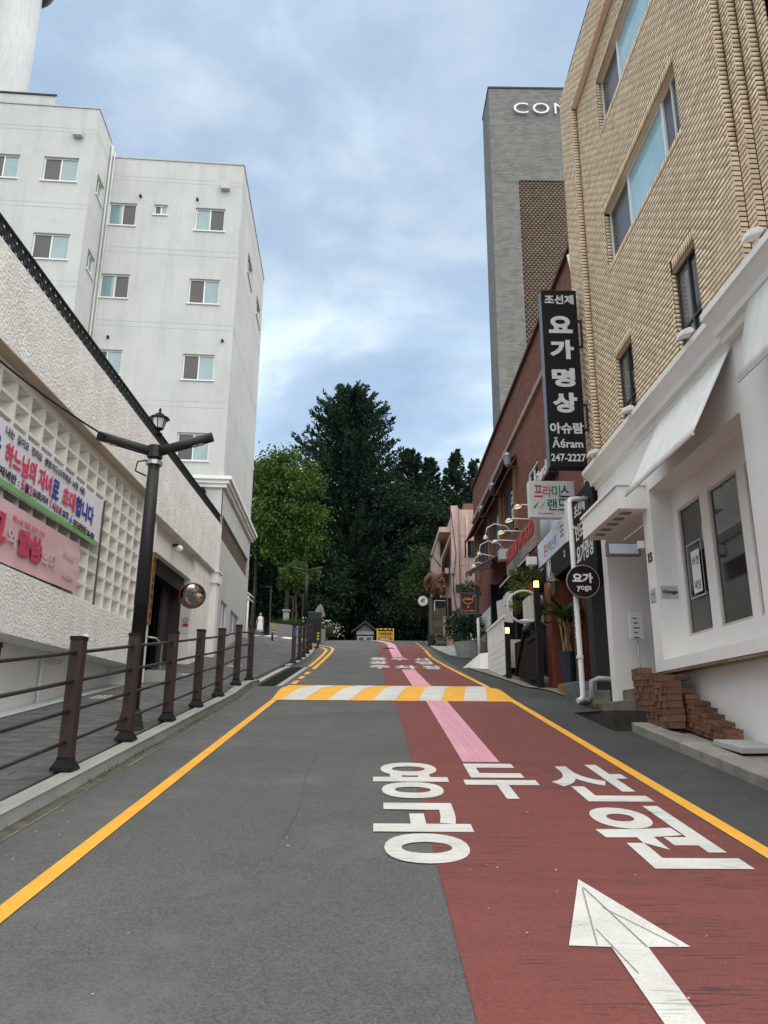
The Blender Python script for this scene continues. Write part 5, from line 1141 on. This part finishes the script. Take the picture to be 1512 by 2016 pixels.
for i in range(6):
    z = 3.05+i*.19; B('board', W_SMOOTH, wst, *[(3.60, 3.64, 21.75+max(0, (z-3.1)*0), 25.1, z, z+.18)] if z > prof(25.1)-.35 else [(3.60, 3.64, 21.75, 23.6, z, z+.18)])
for i in range(13): B('baluster', W_SMOOTH, wst, (3.60, 3.63, 21.9+i*.26, 21.98+i*.26, 4.19, 4.62))
B('handrail', W_SMOOTH, wst, (3.58, 3.65, 21.7, 25.2, 4.62, 4.69))
for i in range(4): B('tread', W_SMOOTH, wst, (3.65, 4.6, 25.1-i*.8, 25.95-i*.05 if i == 0 else 25.9-i*.8, 3.3, 3.75+i*.12))
cn = thing('white_ramp', 'white faceted concrete ramp wedge at the foot of the stair', 'ramp', (3.3, 26.3, prof(26.3)))
zr = prof(26.0); MB().add([(2.92, 26.3, prof(26.3)+.0), (3.85, 25.2, prof(25.2)-.1), (3.85, 27.2, prof(27.2)), (3.12, 27.0, prof(27)), (3.42, 25.7, zr+.46), (3.85, 25.4, zr+.50), (3.85, 27.1, zr+.55), (3.15, 26.0, prof(26)), (3.4, 25.4, prof(25.4)-.1)], [(0, 7, 4), (7, 8, 4), (8, 1, 5, 4), (4, 5, 6), (0, 4, 6, 3), (3, 6, 2)]).build('wedge', W_SMOOTH, cn)
# potted palm, narrow board sign, lanterns in the shop entrance
pp = thing('potted_palm', 'tall green potted palm in a dark blue pot beside the red panel', 'plant', (4.1, 17.0, prof(17)))
MB().lathe([(.13, 2.45), (.19, 3.18), (.21, 3.18), (.21, 3.22), (.17, 3.22)], (4.18, 16.95, 0), 14).build('pot', mat('navy_pot', (.015, .018, .032), .5), pp)
cn_ = MB()
for i in range(9): cn_.tube([(4.18+random.uniform(-.1, .1), 16.95+random.uniform(-.1, .1), 3.2), (4.18+random.uniform(-.18, .18), 16.95+random.uniform(-.15, .15), 3.95)], .012, 5)
cn_.build('canes', mat('cane', (.26, .22, .10), .7), pp)
P_, D_ = [], []
for i in range(26):
    a = random.random()*6.3; el = random.uniform(.3, 1.2); d = np.array([math.cos(a)*math.cos(el), math.sin(a)*math.cos(el), math.sin(el)]); L0 = random.uniform(.35, .65); b0 = np.array([4.18, 16.95, random.uniform(3.7, 4.05)])
    s = np.linspace(.2, 1, 14); c = b0+np.outer(s*L0, d)-np.outer(s**2*.18, (0, 0, 1)); side = np.cross(d, (0, 0, 1)); side /= np.linalg.norm(side)
    for sg in (-1, 1): P_.append(c); D_.append(unit(np.tile(d*.6+side*sg*.8, (14, 1))))
V, F = leaves(np.concatenate(P_), np.concatenate(D_), .20, .035); npmesh('fronds', V, F, LFG, pp)
nb_ = thing('narrow_board_sign', 'narrow upright dark board with pale marks beside the potted palm', 'sign', (4.2, 16.3, 2.6)); B('board', mat('weathered_board', (.07, .055, .045), .8, .3, 5), nb_, (4.24, 4.28, 16.15, 16.55, 2.55, 4.2))
for i in range(6): print_marks(nb_, OFFW if i < 3 else BLACKM, 4.239, 16.25, 16.46, 4.0-i*.24, .13, 2)
for lab, x, y, z in (('hexagonal hanging lantern in front of the black fascia', 4.05, 17.35, 4.75), ('small green-glass lantern beside the tall lamp post', 3.90, 18.3, 4.4)):
    t = thing('entrance_lantern', lab, 'lantern', (x, y, z), 'lanterns at the shop entrance'); MB().lathe([(.05, -.22), (.13, .06), (.16, .08), (.06, .18), (.02, .3)], (x, y, z), 6).build('body', mat('old_brass', (.07, .06, .045), .5), t); T('arm', DGREY, t, [(x, y, z+.28), (x+.2, y, z+.36), (4.4, y, z+.3)], .012, 5)

# ------------------------------------------------------------------ coffee sign, planter and bush farther up
cs = thing('coffee_sign', 'maroon hanging Coffee sign with yellow cup outline on a dark pole', 'sign', (3.8, 29, prof(29)))
B('panel', mat('maroon_sign', (.055, .008, .022), .6), cs, (3.20, 3.76, 29.0, 29.05, 5.78, 6.54)); YEL = mat('yellow_letters', (.62, .33, .03), .6)
ri = MB(); e = .02
for a, b, c, d in ((3.19, 3.77, 6.54, 6.56), (3.19, 3.77, 5.76, 5.78), (3.19, 3.205, 5.78, 6.54), (3.755, 3.77, 5.78, 6.54)): ri.box(a, b, 28.985, 29.06, c, d)
ri.build('rim', mat('grey_rim', (.2, .17, .17), .5), cs)
MB().tube([(3.47+.19*math.cos(a), 28.992, 6.33+.20*math.sin(a)) for a in [math.pi+k*math.pi/12 for k in range(13)]] + [(3.66, 28.992, 6.46), (3.71, 28.992, 6.46), (3.71, 28.992, 6.40)], .014, 5).build('cup_outline', YEL, cs)
lettering('Coffee', YEL, cs, (3.47, 28.994, 6.33), FX, FZ, w=.30, bold=.03, depth=.006); lettering('Cup.Table', YEL, cs, (3.48, 28.994, 5.87), FX, FZ, w=.46, h=.09, bold=.01, depth=.006); B('cup_mark', YEL, cs, (3.43, 3.51, 28.99, 28.998, 6.0, 6.05))
B('pole', DGREY, cs, (3.80, 3.88, 29.0, 29.08, 5.6, 6.8)); B('arm', DGREY, cs, (3.50, 3.84, 29.03, 29.07, 6.58, 6.62)); T('white_post', WPIPE, cs, [(3.86, 29.05, prof(29)), (3.84, 29.05, 5.62)], .055, 10)
pl = thing('bush_planter', 'dark green bush growing in a curved grey planter under the coffee sign', 'plant', (4.0, 33, prof(33)))
MB().lathe([(.62, -.1), (.80, .62), (.72, .62), (.6, .3)], (4.05, 32.6, prof(32.6)), 18).build('planter', CONC, pl); shrub(pl, 'foliage', (3.75, 32.8, 5.75), .85, .9, .75, 2600, .14, leaf_mat('bush_leaf', (.022, .045, .016)))
iv = thing('ivy', 'dark climbing plant on the corner of the red house behind the coffee sign', 'plant', (4.2, 34, 6.8)); shrub(iv, 'foliage', (4.1, 33.6, 7.35), .45, .5, .5, 700, .13, leaf_mat('ivy_leaf', (.03, .055, .02)))

# ------------------------------------------------------------------ pink house and clutter at the top of the street
PINK = mat('pink_render', (.50, .35, .31), .9, .12, 1.2, .2, 30, streak=.25, dirt=(.30, .24, .20), dirt_amt=.5)
ph = thing('pink_house', 'old faded pink rendered house with pipes at the top of the street', 'building', (5.5, 43, prof(43)))
m_ = wall(MB(), (4.30, 42, 0), FX, UZ, 6, 13.55, [(.60, 1.35, 10.85, 11.75)], .1, 0, 5.5); m_.quad((4.30, 52, 5.5), (4.30, 42, 5.5), (4.30, 42, 13.55), (4.30, 52, 13.55)); m_.quad((4.3, 42, 13.55), (10.3, 42, 13.55), (10.3, 52, 13.55), (4.3, 52, 13.55)); m_.build('wall', PINK, ph)
window(ph, (4.90, 42, 10.85), FX, UZ, .75, .9, mats=(PANE_B, PANE_D), fm=DFRAME)
B('corner_pier', PINK, ph, (4.15, 4.55, 41.88, 41.999, 5.6, 13.75)); B('balcony', PINK, ph, (3.50, 4.15, 42.1, 50, 12.25, 12.55), (3.55, 3.7, 44, 50, 9.8, 12.25)); B('roof_hut', mat('rust_brown', (.16, .08, .05), .9), ph, (5.0, 6.5, 43, 45, 13.56, 14.2))
for z in (12.0, 10.3, 8.9): B('render_line', mat('render_line', (.30, .19, .175), .9), ph, (4.56, 10.2, 41.985, 41.9985, z, z+.03))
T('wall_pipe', mat('grey_pipe', (.16, .14, .13), .7), ph, [(4.62, 41.93, 6), (4.64, 41.93, 9), (4.60, 41.93, 13.6)], .05); T('wall_pipe', PINK, ph, [(5.05, 41.95, 13.2), (5.0, 41.95, 10), (4.9, 41.95, 8)], .04)
T('wall_cable', BLACKM, ph, [(4.15, 41.85, 13.4), (4.4, 41.85, 11), (4.2, 41.85, 9), (4.45, 41.85, 7.2)], .02, 5); T('wall_cable', BLACKM, ph, [(4.75, 41.9, 9.2), (4.62, 41.9, 7.0)], .03, 5); B('meter_box', DGREY, ph, (4.35, 4.75, 41.75, 41.87, 8.85, 9.2))
for x in (3.75, 4.05): B('wall_unit', CONC, ph, (x, x+.2, 41.65, 41.85, 9.8, 10.1))
shd = thing('plank_shed', 'grey weathered plank shed below the carved figure', 'shed', (3.3, 42, prof(42)))
for i in range(14): B('plank', mat('grey_plank', (.085, .08, .062), .9, .25, 4, rnd=.2), shd, (3.05, 3.78, 41.9, 41.94+.006*(i % 2), 6.1+i*.16, 6.25+i*.16))
B('post', mat('mossy_post', (.09, .09, .05), .9), shd, (2.88, 3.04, 41.8, 42.0, 5.9, 8.5)); B('body', DARKIN, shd, (2.95, 4.1, 42.0, 44, 5.9, 8.5)); B('hatch', DARKIN, shd, (3.2, 3.75, 41.87, 41.899, 7.95, 8.3)); B('hatch_frame', WFRAME, shd, (3.15, 3.75, 41.86, 41.88, 8.3, 8.34), (3.15, 3.19, 41.86, 41.88, 7.75, 8.3))
cv = thing('carved_root_sculpture', 'gnarled brown carved root sculpture projecting over the plank shed', 'sculpture', (3.2, 41.7, 8.5))
sc = MB()
for i in range(34):
    a = random.random()*6.3; p = Vector((3.25, 41.7, 9.2)); pts_ = [p+Vector((random.uniform(-.55, .5), random.uniform(-.25, .25), random.uniform(-.6, .7))) for _ in range(4)]
    q = [pts_[0].lerp(pts_[1], k/3) for k in range(3)]+[pts_[1].lerp(pts_[2], k/3) for k in range(3)]+[pts_[2]]; sc.tube(q, [random.uniform(.03, .085) for _ in q], 7)
sc.tube([(3.5, 41.7, 8.6), (3.3, 41.7, 9.4), (3.0, 41.65, 9.75), (2.72, 41.6, 9.45), (2.6, 41.6, 9.1)], [.16, .2, .2, .15, .08], 9)
sc.build('carving', mat('carved_wood', (.13, .062, .036), .85, .35, 3, .8, 10), cv, smooth=True)
ds = thing('round_emblem_sign', 'round white sign with red, blue and yellow swirl near the plank shed', 'sign', (2.55, 41.8, 8.3))
dmx = Matrix.Translation((2.53, 41.8, 8.28)) @ Matrix.Rotation(R(90), 4, 'X')
MB().lathe([(.27, -.05), (.27, .04)], (0, 0, 0), 28, dmx).build('disc', WFRAME, ds); MB().lathe([(.20, .041), (.24, .041), (.24, .046), (.20, .046)], (0, 0, 0), 28, dmx, caps=False).build('ring', mat('ring_teal', (.35, .48, .5), .6), ds)
for k, c in enumerate(((.55, .03, .03), (.03, .06, .35), (.6, .42, .05))):
    a0 = k*2.094+.6; MB().poly([tuple(dmx @ Vector((.0, .0, .047)))]+[tuple(dmx @ Vector((.15*math.cos(a0+j*.26)*(1-.04*j), .15*math.sin(a0+j*.26)*(1-.04*j), .047))) for j in range(9)]).build('swirl', mat('swirl_%d' % k, c, .6), ds)
B('arm', DGREY, ds, (2.8, 3.05, 41.83, 41.86, 8.25, 8.29))
ty = thing('tyre_stack', 'old car tyres piled on the ground before the plank shed', 'tyres', (3.4, 41, prof(41)))
TYR = mat('old_rubber', (.07, .055, .045), .9, .2, 5)
for x, y, z, mxr in ((3.42, 40.9, prof(41)+.1, Matrix.Identity(4)), (3.38, 41.3, prof(41)+.42, Matrix.Rotation(R(70), 4, 'X'))):
    MB().lathe([(.18, -.09), (.28, -.1), (.32, -.04), (.32, .04), (.28, .1), (.18, .09), (.2, 0), (.18, -.09)], (0, 0, 0), 20, Matrix.Translation((x, y, z)) @ mxr, caps=False).build('tyre', TYR, ty, smooth=True)
bd = thing('plywood_board', 'pale plywood board leaning beside the tyres', 'board', (3.8, 41.5, prof(41.5))); B('board', mat('plywood', (.33, .24, .18), .85, .2, 3), bd, (3.58, 4.12, 41.4, 41.44, prof(41.4), 7.38)); T('stick', mat('stick', (.09, .05, .03), .9), bd, [(3.68, 41.3, 6.0), (3.84, 41.35, 7.6), (3.8, 41.4, 9.0)], .035, 6)
bg_ = thing('blue_gate', 'pale blue metal gate beside the pink house', 'gate', (4.6, 41.5, prof(41.5))); B('leaf', mat('blue_grey_paint', (.16, .20, .24), .6), bg_, (4.2, 5.0, 41.6, 41.64, prof(41.6), 7.85), (5.02, 5.8, 41.6, 41.64, prof(41.6), 7.85))
ra = awning('small_red_awning', 'small dark red awning below the round emblem sign', 42.2, 43.4, 2.95, 8.05, 2.4, 7.45, MAR, DGREY)
al = thing('arm_street_light', 'small street light on an arm at the pink house corner', 'lamp', (3.6, 42, 10.3)); T('arm', DGREY, al, [(3.55, 41.9, 10.2), (3.1, 41.8, 10.75)], .03); MB().lathe([(.05, -.15), (.09, 0), (.05, .15)], (0, 0, 0), 8, Matrix.Translation((3.0, 41.8, 10.8)) @ Matrix.Rotation(R(60), 4, 'Y')).build('head', DGREY, al)
bn = thing('rubbish_bin', 'small dark bin beside the shed post', 'bin', (3.0, 41.4, prof(41.4))); MB().lathe([(.17, 0), (.2, .5), (.22, .5), (.22, .55)], (2.92, 41.3, prof(41.3)), 12).build('body', DGREY, bn)

# ------------------------------------------------------------------ grey tower with CON lettering
ct = thing('grey_brick_tower', 'tall grey brick tower with white letters CON and a lattice panel', 'building', (11, 50, prof(50)))
GBR = mat('grey_brick', (.19, .185, .17), .9, .16, 1.5, .4, 14, dirt=(.12, .118, .11), dirt_amt=.6, bdist=.02, brick=(.5, .085, .75))
m_ = wall(MB(), (8.2, 48, 0), FX, UZ, 16, 48.9, [(2.0, 14, 10, 40.6)], .35, 0, 5); m_.quad((8.2, 51.2, 5), (8.2, 48, 5), (8.2, 48, 48.9), (8.2, 51.2, 48.9)); m_.quad((8.2, 51.2, 5), (8.2, 51.2, 48.9), (24.2, 51.2, 48.9), (24.2, 51.2, 5)); m_.quad((8.2, 48, 48.9), (24.2, 48, 48.9), (24.2, 51.2, 48.9), (8.2, 51.2, 48.9)); m_.quad((24.2, 48, 5), (24.2, 51.2, 5), (24.2, 51.2, 48.9), (24.2, 48, 48.9))
m_.build('wall', GBR, ct); B('coping', DGREY, ct, (8.15, 24.25, 47.95, 51.25, 48.901, 49.05)); B('lattice_back', DARKIN, ct, (10.19, 22.2, 48.34, 48.4, 10, 40.6))
V_ = []; F_ = []; k = 0
z = 10.0; r_ = 0
while z < 40.5:
    V_.append(cub*np.array((12.0, .16, .085))+np.array((10.2, 48.16, z+.0425))); F_.append(fc+8*k); k += 1
    x = 10.2+(r_ % 2)*.15
    while x < 22:
        V_.append(cub*np.array((.16, .2, .105))+np.array((x, 48.16, z+.1375))); F_.append(fc+8*k); k += 1; x += .30
    z += .19; r_ += 1
npmesh('lattice_bricks', np.concatenate(V_), np.concatenate(F_), mat('brown_lattice_brick', (.17, .125, .09), .9, .15, 2, rnd=.12), ct, kind='stuff')
for ch, x0, x1 in (('C', 10.05, 11.15), ('O', 11.5, 12.75), ('N', 13.15, 14.25)): lettering(ch, mat('white_channel_letters', (.72, .74, .70), .5), ct, ((x0+x1)/2, 47.85, 46.95), FX, FZ, w=x1-x0, h=.95, bold=-.005, depth=.10)
# ------------------------------------------------------------------ park edge: terrace, planter, monument, kiosk, barrier
ter = MB().prism([(-6.3, 47, 5.8), (-6.3, 47, 6.72), (-8.3, 47, 7.80), (-10.5, 47, 8.1), (-40, 47, 8.4), (-40, 47, 5.8)], (0, 34, 0)).build('park_terrace', mat('park_paving', (.11, .105, .095), .95, .2, 1)); struct(ter)
pt = thing('concrete_planter', 'long grey ribbed concrete planter with grass at the park edge', 'planter', (-4.6, 46, 6.5))
MB().prism([(-6.33, 45.8, 6.3), (-6.33, 45.8, 7.55), (-3.02, 45.8, 7.20), (-3.02, 45.8, 6.3)], (0, .18, 0)).build('wall', mat('planter_concrete', (.20, .195, .185), .9, .15, 6, stretch=(6, 6, .3)), pt)
MB().prism([(-6.33, 45.981, 6.3), (-6.33, 45.981, 7.4), (-3.02, 45.981, 7.08), (-3.02, 45.981, 6.3)], (0, 2.4, 0)).build('soil', GROUND, pt)
n = 2600; P = np.stack([RNG.uniform(-6.2, -4.2, n), RNG.uniform(46.0, 48, n), np.full(n, 7.2)], 1); D = unit(RNG.normal(size=(n, 3))*np.array([.35, .35, .1])+np.array([0, 0, 1])); V, F = leaves(P, D, RNG.uniform(.3, .85, n), .03)
go = npmesh('ornamental_grass', V, F, leaf_mat('grass_blade', (.035, .075, .018)), None, kind='stuff'); go['label'] = 'tall green ornamental grass growing in the planter'
n = 1500; P = np.stack([RNG.uniform(-4.3, -2.6, n), RNG.uniform(46.0, 47.2, n), RNG.uniform(6.8, 7.35, n)], 1); D = unit(RNG.normal(size=(n, 3))*.5+np.array([.1, 0, .7])); V, F = leaves(P, D, RNG.uniform(.2, .5, n), .03)
go = npmesh('flower_bed', V, F, leaf_mat('olive_leaf', (.075, .08, .03)), None, kind='stuff'); go['label'] = 'straggly olive flower bed at the end of the planter'
n = 170; P = np.stack([RNG.uniform(-4.4, -1.9, n), RNG.uniform(45.9, 47.2, n), RNG.uniform(7.2, 7.9, n)], 1); P[:, 2] -= np.maximum(0, P[:, 0]+3)*.45; D = unit(RNG.normal(size=(n, 3))); V, F = leaves(P, D, .10, .09)
go = npmesh('white_flowers', V, F, mat('white_petal', (.6, .58, .55), .8), None, kind='stuff'); go['label'] = 'small white flowers above the planter edge'
mo = thing('stone_monument', 'pointed leaf-shaped grey stone monument behind the planter', 'monument', (-3.6, 48.2, 7.0))
op = [(-.42, 6.6), (-.45, 7.5), (-.38, 8.1), (-.22, 8.6), (-.02, 8.95), (.12, 9.05), (.24, 8.85), (.36, 8.45), (.40, 8.25), (.22, 8.15), (.10, 7.95), (.12, 7.7), (.25, 7.4), (.30, 6.6)]
MB().prism([(-3.62+x, 48.0, z) for x, z in op], (0, .3, 0)).build('stone', mat('monument_stone', (.22, .20, .165), .9, .25, 2.5, .5, 20), mo, bevel=.05)
sg = thing('small_pillar', 'small square stone pillar among the grass', 'pillar', (-5.6, 49, 7.2)); B('shaft', CONC, sg, (-5.95, -5.6, 49, 49.3, 7.2, 8.7)); B('cap', CONC, sg, (-6.02, -5.53, 48.93, 49.37, 8.701, 8.8))
for lab, x, y, z0, z1 in (('slim dark park lamp post beside the walking person', -6.65, 48.0, 6.7, 10.1), ('slim dark park lamp post deeper in the trees', -6.0, 55, 7.9, 10.6), ('thinner park lamp post under the yellow-green tree', -5.4, 56, 7.9, 10.9)):
    t = thing('park_lamp', lab, 'lamp post', (x, y, z0), 'slim park lamp posts'); MB().lathe([(.06, 0), (.045, z1-z0)], (x, y, z0), 8).build('pole', mat('brown_pole', (.035, .022, .016), .6), t); B('head', DGREY, t, (x-.3, x+.06, y-.06, y+.06, z1-.05, z1+.03))
ki = thing('kiosk', 'small dark gabled kiosk with white-framed windows under the trees', 'kiosk', (-.9, 60, 7.15))
B('body', mat('dark_kiosk', (.02, .02, .022), .7), ki, (-1.6, -.15, 60, 62, 7.1, 8.72)); B('name_board', mat('grey_board', (.30, .30, .29), .8), ki, (-1.55, -.2, 59.97, 59.998, 8.52, 8.78))
MB().prism([(-1.95, 59.7, 8.62), (-.875, 59.7, 9.42), (.2, 59.7, 8.62), (.2, 59.7, 8.74), (-.875, 59.7, 9.55), (-1.95, 59.7, 8.74)], (0, 2.6, 0)).build('roof', mat('kiosk_roof', (.055, .055, .055), .85), ki); MB().poly([(-1.6, 59.99, 8.73), (-.15, 59.99, 8.73), (-.875, 59.99, 9.38)]).build('gable', mat('grey_gable', (.13, .13, .125), .85), ki)
for x in (-1.45, -.85): window(ki, (x, 60, 7.5), FX, UZ, .55, .88, panes=1, mats=(PANE_B,), inset=-.05, sill=False)
lettering('Tea House', INK, ki, (-.9, 59.965, 8.65), FX, FZ, w=.9, h=.12, depth=.003) if False else None
ba = thing('yellow_barrier', 'yellow barrier sign with black and red writing in the middle of the road', 'barrier', (.6, 52, 7.0)); YB = mat('barrier_yellow', (.72, .42, .02), .6)
for x in (.06, 1.14): B('leg', YB, ba, (x-.04, x+.04, 51.98, 52.06, 6.9, 8.02))
B('top_bar', YB, ba, (.1, 1.1, 51.98, 52.06, 7.93, 8.02)); B('panel', mat('panel_yellow', (.60, .33, .015), .6), ba, (.11, 1.09, 51.99, 52.02, 7.36, 7.84)); B('low_bar', YB, ba, (.1, 1.1, 51.99, 52.05, 7.22, 7.28))
for i, x in enumerate((.14, .42, .72, .98)): B('stripe', STRK, ba, (x, x+.09, 51.973, 51.979, 7.94, 8.01))
lettering('차량통제중', mat('dark_red_print', (.10, .015, .01), .6), ba, (.6, 51.985, 7.66), FX, FZ, w=.86, h=.2, bold=.03, depth=.004); B('print', STRK, ba, *[(.2+i*.1, .27+i*.1, 51.984, 51.989, 7.42, 7.47) for i in range(8)], kind='stuff')
B('lower_panel', mat('white_panel', (.6, .6, .58), .6), ba, (.25, .85, 51.985, 51.989, 7.29, 7.34))
# ------------------------------------------------------------------ person walking down from the park
def person():
    x, y = -8.14, 54.0; z = 7.68; H = 1.6
    t = thing('person', 'person in a long white dress walking down the path at far left', 'person', (x, y, z))
    J = [((0, 0, .92), .115), ((0, .0, 1.06), .10), ((0, -.01, 1.22), .115), ((0, 0, 1.34), .07), ((0, 0, 1.42), .045), ((0, -.015, 1.50), .082), ((0, -.01, 1.58), .07),
         ((.08, 0, .86), .085), ((.085, -.06, .48), .05), ((.085, .02, .10), .034), ((.085, -.08, .04), .03),
         ((-.08, 0, .86), .085), ((-.085, .02, .48), .05), ((-.085, .12, .10), .034), ((-.085, .04, .04), .03),
         ((.16, 0, 1.32), .045), ((.22, .02, 1.08), .034), ((.24, -.05, .86), .026), ((.245, -.07, .77), .026),
         ((-.16, 0, 1.32), .045), ((-.23, .03, 1.08), .034), ((-.27, .0, .86), .026), ((-.285, -.02, .77), .026)]
    E = [(0, 1), (1, 2), (2, 3), (3, 4), (4, 5), (5, 6), (0, 7), (7, 8), (8, 9), (9, 10), (0, 11), (11, 12), (12, 13), (13, 14), (3, 15), (15, 16), (16, 17), (17, 18), (3, 19), (19, 20), (20, 21), (21, 22)]
    me = bpy.data.meshes.new('body'); me.from_pydata([(x+p[0], y+p[1], z+p[2]) for p, _ in J], E, []); me.materials.append(mat('skin', (.42, .24, .17), .6))
    o = bpy.data.objects.new('body', me); put(o, t); o.modifiers.new('skin', 'SKIN'); sub = o.modifiers.new('sub', 'SUBSURF'); sub.levels = sub.render_levels = 2
    for i, (_, r_) in enumerate(J): me.skin_vertices[0].data[i].radius = (r_, r_*.85)
    me.skin_vertices[0].data[0].use_root = True
    dm = MB().lathe([(.235, .28), (.225, .5), (.20, .8), (.16, .98), (.145, 1.06), (.165, 1.2), (.15, 1.30), (.09, 1.34)], (0, 0, 0), 20, Matrix.Translation((x, y, z)) @ Matrix.Diagonal((1, .75, 1, 1)))
    dm.build('dress', mat('white_dress', (.62, .62, .60), .9, .08, 6, .3, 14), t, smooth=True)
    MB().lathe([(.03, 1.24), (.085, 1.34), (.10, 1.46), (.098, 1.56), (.06, 1.625), (.01, 1.635)], (0, 0, 0), 14, Matrix.Translation((x, y+.035, z)) @ Matrix.Diagonal((1, .85, 1, 1))).build('hair', mat('brown_hair', (.10, .045, .02), .7), t, smooth=True)
person()
# ------------------------------------------------------------------ trees of the park
DK1 = leaf_mat('dark_ginkgo_leaf', (.021, .044, .024)); DK2 = leaf_mat('deep_green_leaf', (.022, .046, .020)); YG = leaf_mat('lit_yellow_green_leaf', (.060, .112, .018)); MG = leaf_mat('fresh_green_leaf', (.034, .060, .018))
GZ = lambda x, y: gz(x, y)+.1
spire_tree('tall_ginkgo', 'tallest dark green spiry tree in the middle of the park edge', -2.8, 72, 7.0, 27.4, 9.6, DK1, 760, 165, .36, low=.05, ex_=.46)
spire_tree('spire_tree', 'dark spiry tree just right of the tallest tree', 3.2, 74, 7.0, 22.3, 6.4, DK1, 330, 140, .32, low=.05, group='dark trees at the park edge')
spire_tree('spire_tree', 'second dark spiry tree right of the tallest tree', 5.4, 77, 7.5, 22.0, 5.4, DK2, 280, 130, .32, low=.05, group='dark trees at the park edge')
spire_tree('spire_tree', 'open-topped spiry tree above the pink house', 7.7, 72, 7.0, 21.5, 4.4, DK2, 200, 110, .34, up=.7, low=.08, group='dark trees at the park edge')
spire_tree('spire_tree', 'slender spiry tree left of the grey tower', 9.7, 73, 7.0, 20.9, 3.8, DK2, 160, 100, .36, up=.7, low=.1, group='dark trees at the park edge')
spire_tree('spire_tree', 'small spiry tree half hidden by the red house roof', 11.5, 74, 7.0, 19.2, 3.8, DK2, 140, 90, .34, low=.1, group='dark trees at the park edge')
spire_tree('spire_tree', 'dark spiry tree between the white building and the tallest tree', -7.8, 78, 7.5, 19.5, 4.6, DK1, 220, 110, .32, low=.05, group='dark trees at the park edge')
round_tree('broadleaf_tree', 'sunlit yellow-green broadleaf tree beside the white building', -7.0, 59, 7.6, 15.6, 2.7, 4.9, YG, 120, 170, .27)
round_tree('broadleaf_tree', 'yellow-green broadleaf tree top peeping out next to the white wall', -10.0, 62, 8.0, 16.2, 2.8, 4.6, YG, 55, 240, .27)
round_tree('broadleaf_tree', 'low spreading yellow-green branch cluster above the distant street lamp', -6.0, 56.5, 7.6, 6.0, 1.5, 1.1, YG, 30, 150, .19)
round_tree('broadleaf_tree', 'mid green round tree in front of the pink house', 4.4, 62, 7.1, 8.6, 2.6, 3.0, MG, 50, 220, .24)
for i, (x, y, h, r_) in enumerate(((-14, 86, 19, 5.5), (-9, 88, 20, 5.5), (-3.5, 90, 19, 5.5), (1.5, 86, 20, 5.5), (6.5, 88, 19, 5.5), (12, 86, 19, 5.5), (17, 84, 17, 5.5), (-19, 82, 18, 5.5))):
    round_tree('forest_tree', ['dense dark tree far left in the wood behind the white building', 'dense dark tree behind the yellow-green tree', 'dense dark tree behind the tallest ginkgo', 'dense dark tree behind the road crest', 'dense dark tree behind the second spiry tree', 'dense dark tree behind the pink house', 'dense dark tree behind the grey tower', 'dense dark tree at the far left end of the wood'][i], x, y, GZ(x, y), h, r_, h*.5, DK1, 85, 170, .48, group='dense trees of the hill wood')
for i, (x, y, h, r_) in enumerate(((-11.5, 72, 9, 3.4), (-5.5, 68, 8.0, 3.2), (-.6, 70, 8.5, 3.2), (3.2, 66, 7.5, 2.8), (7.5, 66, 8.5, 3.0), (11.5, 68, 9, 3.4))):
    round_tree('understory_tree', ['low dark tree filling the shade far left', 'low dark tree in the shade behind the monument', 'low dark tree in the shade behind the kiosk', 'low dark tree in the shade right of the barrier', 'low dark tree in the shade behind the plank shed', 'low dark tree in the shade behind the red house'][i], x, y, 7.0, h, r_, h*.5, DK1, 60, 190, .34, group='low trees in the shade')
for i, (x, y, h, rx_, rz_) in enumerate(((-9.6, 66, 11.5, 3.4, 4.2), (-5.2, 64, 9.0, 2.8, 3.6), (6.4, 70, 15.5, 3.6, 5.6), (10.2, 70, 14.5, 3.6, 5.6))):
    round_tree('shade_tree', ['mid-height dark green tree under the yellow-green crown', 'mid-height dark green tree left of the monument', 'leafy dark green tree filling the gap above the pink house', 'leafy dark green tree beside the grey tower foot'][i], x, y, 7.2, h, rx_, rz_, DK2, 80, 200, .32, group='mid-height dark trees')
for i, (x, y, h, rx_, rz_) in enumerate(((2.2, 71, 18.0, 4.4, 8.0), (-7.2, 71, 17.0, 3.8, 7.6))):
    round_tree('broad_dark_tree', ['broad rounded dark tree merging into the right side of the tallest tree', 'broad rounded dark tree merging into the left side of the tallest tree'][i], x, y, 7.0, h, rx_, rz_, DK1, 130, 200, .34, group='broad dark trees beside the tallest')
# undergrowth that closes the wood
n = 26000; P = np.stack([RNG.uniform(-26, 22, n), RNG.uniform(76, 84, n), np.zeros(n)], 1); P[:, 2] = 7.0+RNG.random(n)**.8*9.0; D = unit(RNG.normal(size=(n, 3)))
V, F = leaves(P, D, .65, .4); go = npmesh('undergrowth', V, F, DK1, None, kind='stuff'); go['label'] = 'dense dark undergrowth closing the wood behind the park'
for i, (x0, y0, x1, y1) in enumerate(((-14, 58, -7, 66), (-13, 60, -6.4, 67))):
    h_ = thing('park_stair_rail', ['nearer thin railing of the park stair in the shade', 'farther thin railing of the park stair in the shade'][i], 'railing', (x0, y0, 9), 'stair railings in the shade')
    T('rail', DGREY, h_, [(x0, y0, 11.5), (x1, y1, 8.6)], .05, 6)
    for k in range(6): T('post', DGREY, h_, [(x0+(x1-x0)*k/5, y0+(y1-y0)*k/5, 7.8), (x0+(x1-x0)*k/5, y0+(y1-y0)*k/5, 11.5-2.9*k/5)], .04, 5)
bpy.data.scenes.remove(TXT)
